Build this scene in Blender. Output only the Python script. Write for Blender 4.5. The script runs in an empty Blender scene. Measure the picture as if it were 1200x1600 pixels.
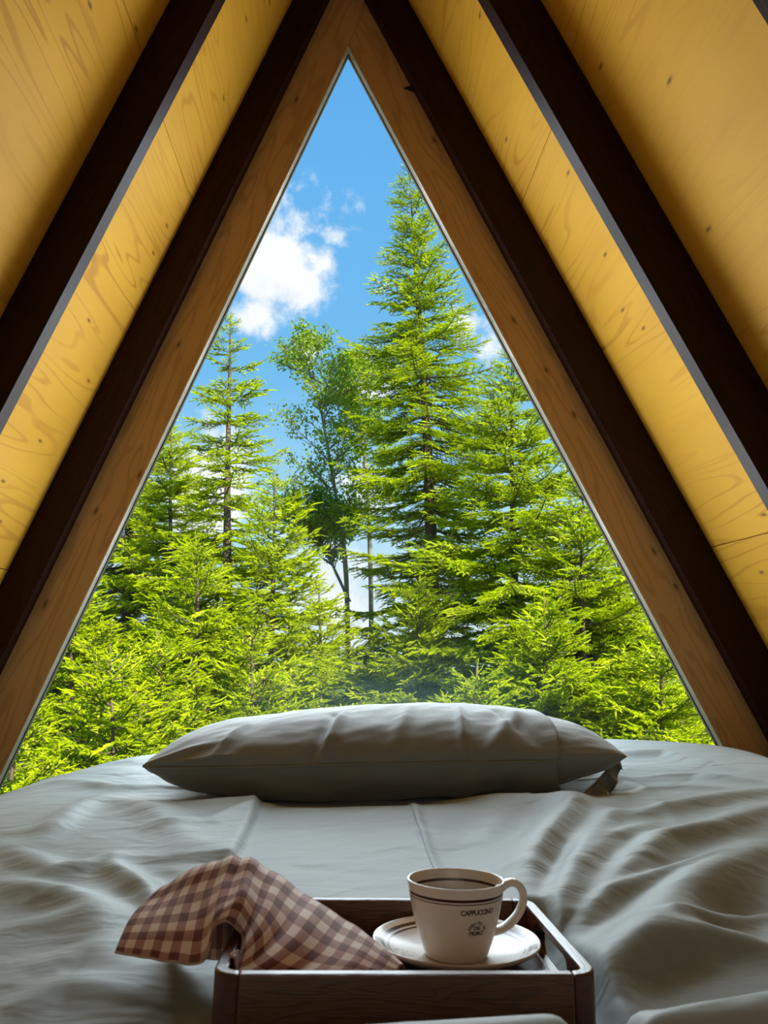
import bpy, bmesh, math, random
import numpy as np
from mathutils import Vector, Matrix, noise as mnoise
from math import sin, cos, pi, radians, sqrt

random.seed(7)
SC = bpy.context.scene
COL = SC.collection
# ---------------------------------------------------------------- camera
EYE = Vector((0, 0, 0.91))
F = 1190.0
CR = Vector((0.99823, -0.04806, -0.03497)); CU = Vector((0.02657, -0.16546, 0.98586)); CF = Vector((0.05317, 0.98504, 0.16389))
cam_d = bpy.data.cameras.new('camera'); cam = bpy.data.objects.new('camera', cam_d); COL.objects.link(cam)
cam.matrix_world = Matrix(((CR.x, CU.x, -CF.x, EYE.x), (CR.y, CU.y, -CF.y, EYE.y), (CR.z, CU.z, -CF.z, EYE.z), (0, 0, 0, 1)))
cam_d.sensor_fit = 'HORIZONTAL'; cam_d.sensor_width = 36; cam_d.lens = 36 * F / 1200
cam_d.clip_start = 0.02; cam_d.clip_end = 500
cam_d.dof.use_dof = True; cam_d.dof.focus_distance = 1.9; cam_d.dof.aperture_fstop = 20
SC.camera = cam

def ray(px, py):
    return CR * ((px - 600) / F) + CU * ((800 - py) / F) + CF
def at(px, py, Y):            # point seen at that pixel, Y metres in front of the eye
    r = ray(px, py); return EYE + r * (Y / r.y)
def atz(px, py, z):           # point seen at that pixel on the level z below the eye
    r = ray(px, py); return EYE + r * (z / r.z)

# ---------------------------------------------------------------- colour management
vs = SC.view_settings
SC.display_settings.display_device = 'sRGB'
vs.view_transform = 'Standard'; vs.look = 'None'; vs.gamma = 1; vs.exposure = 0.0; vs.use_curve_mapping = False

# ---------------------------------------------------------------- node helper
class NT:
    def __init__(s, tree): s.t = tree; s.n = tree.nodes; s.l = tree.links
    def add(s, typ, ins=None, **kw):
        n = s.n.new(typ)
        for k, v in kw.items(): setattr(n, k, v)
        for k, v in (ins or {}).items():
            if isinstance(v, bpy.types.NodeSocket): s.l.new(v, n.inputs[k])
            else: n.inputs[k].default_value = v
        return n
    def math(s, op, a, b=0.0, c=0.0, clamp=False):
        return s.add('ShaderNodeMath', {0: a, 1: b, 2: c}, operation=op, use_clamp=clamp).outputs[0]
    def mix(s, f, a, b, blend='MIX'):
        return s.add('ShaderNodeMix', {0: f, 6: a, 7: b}, data_type='RGBA', blend_type=blend).outputs[2]
    def ramp(s, f, stops, interp='LINEAR'):
        n = s.add('ShaderNodeValToRGB', {0: f}); cr = n.color_ramp; cr.interpolation = interp
        while len(cr.elements) < len(stops): cr.elements.new(0.5)
        for e, (p, c) in zip(cr.elements, stops): e.position = p; e.color = c
        return n.outputs[0]
    def noise(s, vec, scale, detail=3, rough=.5, dist=0, out=0):
        return s.add('ShaderNodeTexNoise', {'Vector': vec, 'Scale': scale, 'Detail': detail, 'Roughness': rough, 'Distortion': dist}).outputs[out]
    def map(s, vec, sc=(1, 1, 1), loc=(0, 0, 0), rot=(0, 0, 0)):
        return s.add('ShaderNodeMapping', {'Vector': vec, 'Scale': sc, 'Location': loc, 'Rotation': rot}).outputs[0]

def g(v): return (v, v, v, 1)
def srgb(r, gg, b):
    f = lambda c: (c / 255 / 12.92) if c / 255 <= .04045 else ((c / 255 + .055) / 1.055) ** 2.4
    return (f(r), f(gg), f(b), 1)

def material(name):
    m = bpy.data.materials.new(name); m.use_nodes = True
    nt = NT(m.node_tree); nt.n.clear()
    out = nt.add('ShaderNodeOutputMaterial'); b = nt.add('ShaderNodeBsdfPrincipled')
    nt.l.new(b.outputs[0], out.inputs[0])
    return m, nt, b, out
def setb(nt, b, **kw):
    names = {'color': 'Base Color', 'rough': 'Roughness', 'spec': 'Specular IOR Level', 'normal': 'Normal', 'coat': 'Coat Weight', 'coat_rough': 'Coat Roughness', 'metal': 'Metallic', 'sheen': 'Sheen Weight'}
    for k, v in kw.items():
        k = names[k]
        if isinstance(v, bpy.types.NodeSocket): nt.l.new(v, b.inputs[k])
        else: b.inputs[k].default_value = v

# ---------------------------------------------------------------- sky
W = bpy.data.worlds.new('sky'); SC.world = W; W.use_nodes = True
nt = NT(W.node_tree); nt.n.clear()
wo = nt.add('ShaderNodeOutputWorld'); bg = nt.add('ShaderNodeBackground', {'Strength': 1.1}); nt.l.new(bg.outputs[0], wo.inputs[0])
gen = nt.add('ShaderNodeTexCoord').outputs['Generated']
dirn = nt.add('ShaderNodeVectorMath', {0: gen}, operation='NORMALIZE').outputs[0]
elev = nt.add('ShaderNodeSeparateXYZ', {0: dirn}).outputs[2]
base = nt.ramp(elev, [(0.0, srgb(214, 232, 240)), (.14, srgb(176, 219, 243)), (.33, srgb(118, 187, 238)), (.62, srgb(98, 172, 235)), (1, srgb(70, 140, 220))])
nz = nt.noise(dirn, 9.0, 9, .62, .15); nz2 = nt.noise(dirn, 30.0, 6, .6)
nn = nt.math('ADD', nt.math('MULTIPLY', nt.math('SUBTRACT', nz, .5), 1.9), nt.math('MULTIPLY', nt.math('SUBTRACT', nz2, .5), 1.7))
cl = None
for (px, py, rp, wgt) in [(425, 425, 92, 1), (470, 452, 60, .9), (503, 415, 36, .8), (400, 490, 48, .7), (516, 368, 42, .16), (482, 293, 26, .10), (440, 342, 40, .16), (562, 340, 30, .06),
                          (575, 592, 62, .75), (480, 548, 40, .5), (300, 760, 110, .9), (560, 760, 60, .6), (720, 520, 50, .5), (760, 545, 40, .5), (520, 930, 120, .7), (340, 690, 60, .6)]:
    c = ray(px, py).normalized()
    d = nt.add('ShaderNodeVectorMath', {0: dirn, 1: tuple(c)}, operation='DISTANCE').outputs['Value']
    m_ = nt.math('MULTIPLY', nt.math('SUBTRACT', 1.0, nt.math('DIVIDE', d, rp / F)), wgt)
    cl = m_ if cl is None else nt.math('MAXIMUM', cl, m_)
far = nt.math('SUBTRACT', nt.math('MULTIPLY', nt.noise(dirn, 2.3, 2, .5), 2.4), 1.62)       # scattered clouds over the rest of the sky
cl = nt.math('MAXIMUM', cl, far)
cov = nt.math('ADD', nt.math('MULTIPLY', cl, 1.5), nn)
cf = nt.add('ShaderNodeMapRange', {0: cov, 1: .12, 2: .85}, interpolation_type='SMOOTHSTEP').outputs[0]
ccol = nt.ramp(nt.math('ADD', nz, .1), [(.35, srgb(205, 215, 232)), (.6, srgb(250, 251, 255))])
nt.l.new(nt.mix(cf, base, ccol), bg.inputs[0])

# ---------------------------------------------------------------- sun and the light behind the camera
sun_d = bpy.data.lights.new('sun', 'SUN'); sun_d.energy = 12; sun_d.angle = radians(.6); sun_d.color = (1, .92, .74)
sun = bpy.data.objects.new('sun', sun_d); COL.objects.link(sun)
sun.rotation_euler = Vector((-.62, .72, -1.0)).to_track_quat('-Z', 'Y').to_euler()
def area(name, loc, aim, size, power, color, sy=None):
    d = bpy.data.lights.new(name, 'AREA'); d.energy = power; d.size = size; d.color = color
    if sy: d.shape = 'RECTANGLE'; d.size_y = sy
    o = bpy.data.objects.new(name, d); COL.objects.link(o); o.location = loc
    o.rotation_euler = (Vector(aim) - Vector(loc)).to_track_quat('-Z', 'Y').to_euler(); return o
area('loft_fill', (0.06, -1.9, 1.05), (0.05, 1.6, .8), 1.8, 11.5, (1, .90, .78))  # unseen fill light added behind the camera to brighten the interior
for zl, wl, hl in ((.97, 1.32, .54), (1.52, .84, .52), (2.06, .40, .50)):      # added lights at the triangular pane boost the sky light, in three strips
    area('daylight_fill', (.057, 2.282, zl), (.057, 1.282, zl), wl, 27 * wl * hl, (.80, .92, 1), hl)

# ---------------------------------------------------------------- materials
def mat_ply():
    m, nt, b, _ = material('plywood')
    uv = nt.add('ShaderNodeUVMap').outputs[0]
    oi = nt.add('ShaderNodeObjectInfo').outputs['Random']
    sh = nt.add('ShaderNodeCombineXYZ', {0: nt.math('MULTIPLY', oi, 31.0), 1: nt.math('MULTIPLY', oi, 17.0), 2: nt.math('MULTIPLY', oi, 9.0)}).outputs[0]
    p = nt.add('ShaderNodeVectorMath', {0: uv, 1: sh}, operation='ADD').outputs[0]
    st = nt.map(p, (.42, 4.2, 1))
    n1 = nt.noise(st, 1.6, 2, .5, .3)
    rings = nt.math('SINE', nt.math('MULTIPLY', n1, 85.0))
    line = nt.ramp(rings, [(.70, g(0)), (.97, g(1))])
    fade = nt.ramp(nt.noise(nt.map(p, (1.5, 3, 1)), 1.1, 2), [(.40, g(.12)), (.66, g(.85))])
    cloud = nt.noise(nt.map(p, (1, 2.2, 1)), 2.4, 4, .55)
    col = nt.mix(cloud, (.50, .235, .012, 1), (.69, .365, .025, 1))
    fine = nt.noise(nt.map(p, (6, 160, 1)), 1.0, 3, .6)
    col = nt.mix(nt.math('MULTIPLY', fine, .35), col, (.45, .24, .06, 1))
    col = nt.mix(nt.math('MULTIPLY', line, nt.math('MULTIPLY', fade, .75)), col, (.36, .14, .012, 1))
    vo = nt.add('ShaderNodeTexVoronoi', {'Vector': nt.map(p, (2.6, 7, 1)), 'Scale': 1.0, 'Randomness': 1.0}, voronoi_dimensions='2D', feature='F1')
    big = nt.math('GREATER_THAN', nt.add('ShaderNodeSeparateXYZ', {0: vo.outputs['Color']}).outputs[0], .30)
    knot = nt.math('MULTIPLY', nt.ramp(vo.outputs['Distance'], [(.015, g(1)), (.035, g(.25)), (.06, g(0))]), big)
    col = nt.mix(nt.math('MULTIPLY', knot, .9), col, (.16, .06, .012, 1))
    bump = nt.add('ShaderNodeBump', {'Height': fine, 'Strength': .12, 'Distance': .001}).outputs[0]
    setb(nt, b, color=col, rough=.62, spec=.18, normal=bump)
    return m

def mat_wood(name, c0, c1, cl_, rough, scale=1.0, knots=.5, spec=.4, ringk=70.0, kth=.45):
    m, nt, b, _ = material(name)
    uv = nt.add('ShaderNodeUVMap').outputs[0]
    oi = nt.add('ShaderNodeObjectInfo').outputs['Random']
    sh = nt.add('ShaderNodeCombineXYZ', {0: nt.math('MULTIPLY', oi, 13.0), 1: nt.math('MULTIPLY', oi, 7.0), 2: oi}).outputs[0]
    p = nt.add('ShaderNodeVectorMath', {0: uv, 1: sh}, operation='ADD').outputs[0]
    p = nt.map(p, (scale, scale, scale))
    n1 = nt.noise(nt.map(p, (.9, 7, 1)), 1.5, 2, .5, .25)
    rings = nt.math('SINE', nt.math('MULTIPLY', n1, ringk))
    line = nt.ramp(rings, [(.35, g(0)), (.95, g(1))])
    fine = nt.noise(nt.map(p, (5, 190, 1)), 1.0, 3, .6)
    cloud = nt.noise(nt.map(p, (1, 3, 1)), 3.0, 4, .6)
    col = nt.mix(cloud, c0, c1)
    col = nt.mix(nt.math('MULTIPLY', line, .45), col, cl_)
    col = nt.mix(nt.math('MULTIPLY', fine, .4), col, cl_)
    if knots:
        vo = nt.add('ShaderNodeTexVoronoi', {'Vector': nt.map(p, (3.6, 9, 1)), 'Scale': 1.0}, voronoi_dimensions='2D')
        big = nt.math('GREATER_THAN', nt.add('ShaderNodeSeparateXYZ', {0: vo.outputs['Color']}).outputs[1], kth)
        k = nt.math('MULTIPLY', nt.ramp(vo.outputs['Distance'], [(.02, g(1)), (.045, g(.4)), (.09, g(0))]), big)
        col = nt.mix(nt.math('MULTIPLY', k, knots), col, tuple(x * .25 for x in cl_[:3]) + (1,))
    bump = nt.add('ShaderNodeBump', {'Height': nt.math('ADD', fine, nt.math('MULTIPLY', line, .3)), 'Strength': .25, 'Distance': .001}).outputs[0]
    setb(nt, b, color=col, rough=rough, spec=spec, normal=bump)
    return m

def mat_cloth(name, ca, cb, rough=.75, wr=1.0):
    m, nt, b, _ = material(name)
    co = nt.add('ShaderNodeTexCoord').outputs['Object']
    weave = nt.noise(nt.map(co, (60, 1400, 60), rot=(0, 0, .12)), 1.0, 2, .6)
    pull = nt.noise(nt.map(co, (14, 130, 60), rot=(0, 0, .1)), 1.0, 3, .5, .15)
    mid = nt.noise(nt.map(co, (14, 26, 20), rot=(0, 0, .35)), 1.0, 2, .45, .5)
    col = nt.mix(nt.math('MULTIPLY', nt.noise(co, 5.0, 3), 1.0), ca, cb)
    h = nt.math('ADD', nt.math('MULTIPLY', pull, .00035 * wr), nt.math('ADD', nt.math('MULTIPLY', weave, .00006), nt.math('MULTIPLY', mid, .0036 * wr)))
    bump = nt.add('ShaderNodeBump', {'Height': h, 'Strength': 1.0, 'Distance': 1.0}).outputs[0]
    setb(nt, b, color=col, rough=rough, spec=.35, normal=bump, sheen=.25)
    return m

def mat_plain(name, col, rough=.5, spec=.5, coat=0, metal=0):
    m, nt, b, _ = material(name); setb(nt, b, color=col, rough=rough, spec=spec, coat=coat, metal=metal, coat_rough=.05); return m

def mat_foliage(name, ca, cb, trans=.45, rough=.5):
    m = bpy.data.materials.new(name); m.use_nodes = True
    nt = NT(m.node_tree); nt.n.clear(); out = nt.add('ShaderNodeOutputMaterial')
    oi = nt.add('ShaderNodeObjectInfo').outputs['Random']
    co = nt.add('ShaderNodeTexCoord').outputs['Object']
    f = nt.math('ADD', nt.math('MULTIPLY', oi, .5), nt.math('MULTIPLY', nt.noise(co, 6.0, 2), .6), clamp=True)
    col = nt.mix(f, ca, cb)
    b = nt.add('ShaderNodeBsdfPrincipled', {'Base Color': col, 'Roughness': rough, 'Specular IOR Level': .25})
    t = nt.add('ShaderNodeBsdfTranslucent', {'Color': nt.mix(.5, col, (.55, .75, .03, 1))})
    mx = nt.add('ShaderNodeMixShader', {0: trans, 1: b.outputs[0], 2: t.outputs[0]})
    nt.l.new(mx.outputs[0], out.inputs[0]); return m

M = {}
M['ply'] = mat_ply()
M['rafter'] = mat_wood('dark_stained_timber', (.011, .0023, .001, 1), (.032, .0060, .0022, 1), (.005, .0012, .0008, 1), .5, 1.0, .6, .14)
M['pine'] = mat_wood('pine', (.42, .25, .10, 1), (.52, .325, .145, 1), (.28, .14, .05, 1), .5, 1.0, .8, .3)
M['walnut'] = mat_wood('walnut', (.10, .036, .012, 1), (.18, .068, .022, 1), (.03, .011, .005, 1), .32, 5.0, 0, .5)
M['mahogany'] = mat_wood('mahogany', (.085, .018, .007, 1), (.12, .028, .010, 1), (.03, .008, .005, 1), .3, 5.0, 0, .5)
M['liner'] = mat_wood('sky_lit_edge', (.70, .63, .56, 1), (.80, .74, .68, 1), (.25, .2, .17, 1), .6, 3.0, .4, .3)  # wood painted pale for the sky light falling on the board edge
M['gasket'] = mat_plain('black_rubber', (.012, .01, .01, 1), .6)
M['white_paint'] = mat_plain('white_paint', (.50, .47, .44, 1), .5)
M['duvet'] = mat_cloth('sage_grey_cotton', (.235, .285, .285, 1), (.275, .325, .322, 1), .58, 1.0)
M['pillow'] = mat_cloth('sage_grey_cotton_pillow', (.16, .168, .155, 1), (.185, .195, .18, 1), .66, .5)
M['mattress'] = mat_cloth('beige_ticking', (.34, .26, .17, 1), (.40, .32, .22, 1), .8, .3)
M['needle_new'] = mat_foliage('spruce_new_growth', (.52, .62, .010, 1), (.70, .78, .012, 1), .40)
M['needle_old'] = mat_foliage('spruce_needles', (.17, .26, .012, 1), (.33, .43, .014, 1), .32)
M['needle_dark'] = mat_foliage('spruce_needles_dark', (.03, .085, .014, 1), (.065, .15, .018, 1), .2)  # deeper green needles, used on the dark spruces
M['birch_leaf'] = mat_foliage('birch_leaves', (.16, .27, .02, 1), (.32, .45, .03, 1), .4, .4)
def mat_bark(name, a_, b_):
    m, nt, b, _ = material(name); co = nt.add('ShaderNodeTexCoord').outputs['Object']
    n = nt.noise(nt.map(co, (30, 30, 9)), 1.0, 5, .7)
    setb(nt, b, color=nt.mix(n, a_, b_), rough=.85, normal=nt.add('ShaderNodeBump', {'Height': n, 'Strength': .8, 'Distance': .01}).outputs[0]); return m
M['bark'] = mat_bark('spruce_bark', (.055, .038, .028, 1), (.22, .16, .12, 1))
M['bark_pale'] = mat_bark('birch_bark', (.10, .085, .07, 1), (.42, .38, .34, 1))
M['dead'] = mat_bark('dead_twigs', (.12, .095, .08, 1), (.30, .25, .22, 1))

# ---------------------------------------------------------------- object helpers
def link(o, parent=None):
    COL.objects.link(o)
    if parent is not None: o.parent = parent
    return o
def mesh_obj(name, verts, faces, mats, parent=None, smooth=False, uvs=None, fm=None):
    me = bpy.data.meshes.new(name); me.from_pydata([tuple(v) for v in verts], [], [tuple(f) for f in faces])
    for m in (mats if isinstance(mats, (list, tuple)) else [mats]): me.materials.append(m)
    if fm is not None: me.polygons.foreach_set('material_index', fm)
    if smooth: me.polygons.foreach_set('use_smooth', [True] * len(me.polygons))
    if uvs is not None:
        l = me.uv_layers.new(name='UVMap')
        for lp in me.loops: l.data[lp.index].uv = uvs[lp.vertex_index]
    me.update()
    return link(bpy.data.objects.new(name, me), parent)
def empty(name, loc=(0, 0, 0), label=None, cat=None, kind=None, group=None, mat=None):
    o = bpy.data.objects.new(name, None); COL.objects.link(o)
    o.empty_display_size = .1
    if mat is not None: o.matrix_world = mat
    else: o.location = loc
    return tag(o, label, cat, kind, group)
def tag(o, label=None, cat=None, kind=None, group=None):
    for k, v in (('label', label), ('category', cat), ('kind', kind), ('group', group)):
        if v: o[k] = v
    return o
def bevel(o, w, seg=2):
    m = o.modifiers.new('edge', 'BEVEL'); m.width = w; m.segments = seg; m.limit_method = 'ANGLE'; m.angle_limit = radians(40); return o
def prism_y(name, poly, y0, y1, mat, parent=None, uvdir=None):
    """closed prism of an (x,z) polygon between y0 and y1; every face gets its own metric uv with u along uvdir"""
    n = len(poly); V = [(x, y0, z) for x, z in poly] + [(x, y1, z) for x, z in poly]
    Fc = [tuple(range(n)), tuple(range(2 * n - 1, n - 1, -1))] + [(i, n + i, n + (i + 1) % n, (i + 1) % n) for i in range(n)]
    o = mesh_obj(name, V, Fc, mat, parent); fix_normals(o); box_uv(o, uvdir); return o
def fix_normals(o):
    bm = bmesh.new(); bm.from_mesh(o.data); bmesh.ops.recalc_face_normals(bm, faces=bm.faces); bm.to_mesh(o.data); bm.free()
def box_uv(o, d=None):
    me = o.data; l = me.uv_layers.new(name='UVMap') if not me.uv_layers else me.uv_layers[0]
    d = Vector(d or (1, 0, 0)).normalized()
    for p in me.polygons:
        n = p.normal; u = d - n * d.dot(n)
        if u.length < .2: u = n.orthogonal()
        u.normalize(); v = n.cross(u)
        for li in p.loop_indices:
            c = me.vertices[me.loops[li].vertex_index].co; l.data[li].uv = (c.dot(u), c.dot(v) + n.x * .7 + n.y * 3.1)

# ================================================================= THE CABIN
AL = radians(24.156); SA, CA = sin(AL), cos(AL)
P_L, P_R = .963, 1.090        # plywood plane offsets from the eye, left and right slope
R_L, R_R = .866, .972         # inner faces of the rafters
W_L, W_R = .745, .848         # edge of the window opening
ZF = -.91                     # floor, measured from the eye
def px_(cL, z): return (SA * z - cL) / CA          # x on the left slope with offset cL at height z
def pxr(cR, z): return (cR - SA * z) / CA
def apex(cL, cR): return ((cR - cL) / (2 * CA), (cL + cR) / (2 * SA))
H = EYE.z
def wz(p): return (p[0], p[1] + H)
YB, YW = -2.3, 2.245
floor = empty('floor', (0, 0, 0), 'bare boards of the loft under the bed', None, 'structure')
nb = 20; x0, x1 = px_(P_L, ZF) - .05, pxr(P_R, ZF) + .05
for i in range(nb):
    a = x0 + (x1 - x0) * i / nb; b_ = x0 + (x1 - x0) * (i + 1) / nb - .004
    prism_y('floor_board', [(a, -.03), (b_, -.03), (b_, 0), (a, 0)], YB, YW, M['pine'], floor, (0, 1, 0))
tag(prism_y('floor_slab', [(x0 - .1, -1.62), (x1 + .1, -1.62), (x1 + .1, -.031), (x0 - .1, -.031)], YB - .05, YW + .1, M['rafter'], floor, (1, 0, 0)), 'dark timber substructure under the boards')

wallL = empty('wall_left', (0, 0, 0), 'sloping left wall of plywood panels and dark rafters', None, 'structure')
wallR = empty('wall_right', (0, 0, 0), 'sloping right wall of plywood panels and dark rafters', None, 'structure')
ap = apex(P_L, P_R)
def sL(z): return (ap[1] - z) / CA       # distance down the slope from the ridge
def slope_pt(side, c, s):                # point at slope distance s (from plywood ridge) with offset c (left or right)
    z = ap[1] - s * CA
    return (px_(c, z), z) if side < 0 else (pxr(c, z), z)
def panel(side, s0, s1, y0, y1, parent, th=.016):
    P = P_L if side < 0 else P_R
    def pt(c, s):
        d = Vector((side * SA, -CA)); nrm = Vector((side * CA, SA))
        b0 = Vector(ap) + d * s + nrm * (c - P); return (b0.x, b0.y + H)
    poly = [pt(P, s0), pt(P, s1), pt(P + th, s1), pt(P + th, s0)]
    return prism_y('plywood_panel', poly, y0, y1, M['ply'], parent, (0, 1, 0))
SMAX = (ap[1] - ZF) / CA
def s_of(px, py, side):                  # slope distance of a joint seen at that pixel
    P = P_L if side < 0 else P_R; r = ray(px, py); nrm = Vector((side * CA, 0, SA)); q = r * (P / r.dot(nrm))
    return (ap[1] - q.z) / CA, q.y
jl1, yl1 = s_of(275, 245, -1); jl2, yl2 = s_of(208, 44, -1); jl3, yl3 = s_of(0, 888, -1); jr1, yr1 = s_of(1155, 844, 1)
print('JOINTS', jl1, yl1, jl2, yl2, jl3, yl3, jr1, yr1, SMAX)
G_ = .0012
# left slope: bays between rafters get their own joints
for (ya, yb, js) in [(1.615, YW, sorted([jl1, jl3])), (-.18, 1.615, sorted([jl2, jl2 + 1.22])), (YB, -.18, [.62, 1.84])]:
    e = [0] + [j for j in js if j < SMAX - .1] + [SMAX]
    for i in range(len(e) - 1): panel(-1, e[i] + G_, e[i + 1] - G_, ya + G_, yb - G_, wallL)
for (ya, yb, js) in [(1.615, YW, [jr1 - 1.22, jr1]), (-.18, 1.615, [.30, 2.75]), (YB, -.18, [.62, 1.84])]:
    e = [0] + [j for j in js if .05 < j < SMAX - .1] + [SMAX]
    for i in range(len(e) - 1): panel(1, e[i] + G_, e[i + 1] - G_, ya + G_, yb - G_, wallR)
# outer roofing skins keep the daylight out of the joints
for side, wp in ((-1, wallL), (1, wallR)):
    P = P_L if side < 0 else P_R
    d = Vector((side * SA, -CA)); nrm = Vector((side * CA, SA)); A0 = Vector(ap)
    q = [A0 + nrm * .018 + d * (-.02), A0 + nrm * .018 + d * (SMAX + .1), A0 + nrm * .05 + d * (SMAX + .1), A0 + nrm * .05 + d * (-.06)]
    tag(prism_y('roofing_sheet', [(v.x, v.y + H) for v in q], YB - .03, YW + .12, M['rafter'], wp, (0, 1, 0)), 'outer roofing sheet')
# rafters
for y0 in (2.2, 1.6, .945, .35, -.25, -.85, -1.45, -2.05):
    for side, wp in ((-1, wallL), (1, wallR)):
        pc, rc = (P_L, R_L) if side < 0 else (P_R, R_R)
        a0 = Vector(ap); d = Vector((side * SA, -CA)); nrm = Vector((side * CA, SA))
        ar = Vector(apex(R_L, R_R))
        s_end = (ar.y - ZF) / CA
        base_o = a0 + d * SMAX
        q = [a0 - nrm * .001, Vector((a0.x, a0.y)) + d * SMAX - nrm * .001, ar + d * s_end, ar]
        if side > 0: q[3] = ar; q[0] = a0 - nrm * .001
        y1 = y0 + (.0445 if y0 > 2.1 else .045)
        o = prism_y('rafter', [(v.x, v.y + H) for v in q], y0, y1, M['rafter'], wp, tuple((d.x, 0, d.y)))
        bevel(o, .0015, 1); tag(o, 'dark-stained rafter')
# gable at the back of the loft, behind the camera
wb = empty('wall_back', (0, YB, 0), 'plywood gable behind the camera', None, 'structure')
Lz = px_(P_L + .018, ZF); Rz = pxr(P_R + .018, ZF)
apw = apex(P_L + .018, P_R + .018)
zc = [ZF, .15, 1.2]
for i in range(3):
    z0 = zc[i] + .001; z1 = zc[i + 1] - .001 if i < 2 else apw[1]
    poly = [(px_(P_L + .018, z0), z0), (pxr(P_R + .018, z0), z0)] + ([(pxr(P_R + .018, z1), z1), (px_(P_L + .018, z1), z1)] if i < 2 else [apw])
    o = prism_y('plywood_panel', [wz(p) for p in poly], YB - .02, YB, M['ply'], wb, (1, 0, 0)); o.parent = wb; o.location.y = -YB
# the window gable: two pine boards, the glass and its edges
win = empty('window_1', (0, YW, 0), 'tall triangular gable window framed by two pine boards', None, 'structure')
BO_L, BO_R = P_L - .003, P_R - .003
zb = ZF + .001
aw = apex(W_L, W_R)
def wobj(o): o.location.y = -YW; return o
# left board runs through to the right slope; the right board butts against it
def inter_LR(cL, cR): return apex(cL, cR)
q = [(px_(W_L, zb), zb), aw, inter_LR(W_L, BO_R), inter_LR(BO_L, BO_R), (px_(BO_L, zb), zb)]
o = wobj(prism_y('pine_board', [wz(p) for p in q], YW, YW + .045, M['pine'], win, (SA, 0, CA))); tag(o, 'pine board along the left edge, running up past the apex'); bevel(o, .0015, 1)
q = [(pxr(W_R, zb), zb), (pxr(BO_R, zb), zb), inter_LR(W_L + .0012, BO_R), (aw[0] + .0008, aw[1] + .0006)]
o = wobj(prism_y('pine_board', [wz(p) for p in q], YW, YW + .045, M['pine'], win, (-SA, 0, CA))); tag(o, 'pine board along the right edge, butted against the other'); bevel(o, .0015, 1)
def band(name, c_in, c_out, y0, y1, mat, lab=None):
    for side in (-1, 1):
        wi, wo_ = (W_L - c_in, W_L + c_out) if side < 0 else (W_R - c_in, W_R + c_out)
        ai = apex(W_L - c_in, W_R - c_in); ao = apex(W_L + c_out, W_R + c_out)
        f_ = px_ if side < 0 else pxr
        q = [(f_(wi, zb), zb), ai, ao, (f_(wo_, zb), zb)]
        o = wobj(prism_y(name, [wz(p) for p in q], y0, y1, mat, win, (side * SA, 0, -CA)))
        if lab: tag(o, lab)
band('glazing_bead', .0012, .0, YW + .001, YW + .030, M['liner'], 'pale bead along the opening, sky light in its colour')
band('gasket', .0024, .0, YW + .0305, YW + .0345, M['gasket'], 'thin black rubber gasket')
band('glazing_strip', .0045, .0, YW + .035, YW + .0445, M['white_paint'], 'thin white outer strip')
# glass
mg = bpy.data.materials.new('window_glass'); mg.use_nodes = True; nt = NT(mg.node_tree); nt.n.clear()
out = nt.add('ShaderNodeOutputMaterial'); co = nt.add('ShaderNodeTexCoord').outputs['Object']
fr = nt.add('ShaderNodeFresnel', {'IOR': 1.45}).outputs[0]
tr = nt.add('ShaderNodeBsdfTransparent', {'Color': (.97, .985, .98, 1)}); gl = nt.add('ShaderNodeBsdfGlossy', {'Roughness': .01})
mx = nt.add('ShaderNodeMixShader', {0: nt.math('MULTIPLY', fr, .12), 1: tr.outputs[0], 2: gl.outputs[0]})
# faint condensation low in the middle of the pane
sx = nt.add('ShaderNodeSeparateXYZ', {0: co})
ex = nt.math('MULTIPLY', nt.math('POWER', nt.math('DIVIDE', nt.math('SUBTRACT', sx.outputs[0], .13), .34), 2), -1)
ez = nt.math('MULTIPLY', nt.math('POWER', nt.math('DIVIDE', nt.math('SUBTRACT', sx.outputs[2], H - .21), .13), 2), -1)
fog = nt.math('MULTIPLY', nt.math('POWER', 2.718, nt.math('ADD', ex, ez)), nt.math('MULTIPLY', nt.noise(co, 14.0, 6, .7), .30))
df = nt.add('ShaderNodeBsdfTranslucent', {'Color': (.8, .86, .88, 1)})
mx2 = nt.add('ShaderNodeMixShader', {0: fog, 1: mx.outputs[0], 2: df.outputs[0]})
nt.l.new(mx2.outputs[0], out.inputs[0])
ag = apex(W_L + .0, W_R + .0)
q = [(px_(W_L, zb), zb), (pxr(W_R, zb), zb), ag]
o = wobj(prism_y('glass_pane', [wz(p) for p in q], YW + .0450, YW + .0455, mg, win)); o.data.materials[0] = mg
o.location.y = -YW
# outer reveal closing board to roof outside
# dark chip of bark beside the right rafter
cpt = at(640, 137, 2.236); V = []
for k, (dx, dz) in enumerate([(-.022, .004), (-.004, .012), (.022, .010), (.030, -.012), (.010, -.010)]):
    V.append((cpt.x + dx, 2.2435, cpt.z + dz))
c2 = Vector((cpt.x + .006, 2.236, cpt.z)); V.append(tuple(c2))
o = mesh_obj('bark_chip', V, [(i, (i + 1) % 5, 5) for i in range(5)] + [(4, 3, 2, 1, 0)], M['rafter'], win); o.location.y = -YW; tag(o, 'splinter of dark bark')

# stamped lettering on the right plywood
def text_mesh(body, size, extrude=0, spacing=1.0, bold=0):
    c = bpy.data.curves.new('lettering', 'FONT'); c.body = body; c.size = size; c.align_x = 'CENTER'; c.align_y = 'CENTER'; c.space_character = spacing; c.offset = bold; c.resolution_u = 3
    o = bpy.data.objects.new('lettering', c); COL.objects.link(o); dg = bpy.context.evaluated_depsgraph_get(); dg.update()
    me = bpy.data.meshes.new_from_object(o.evaluated_get(dg)); bpy.data.objects.remove(o); return me

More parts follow.
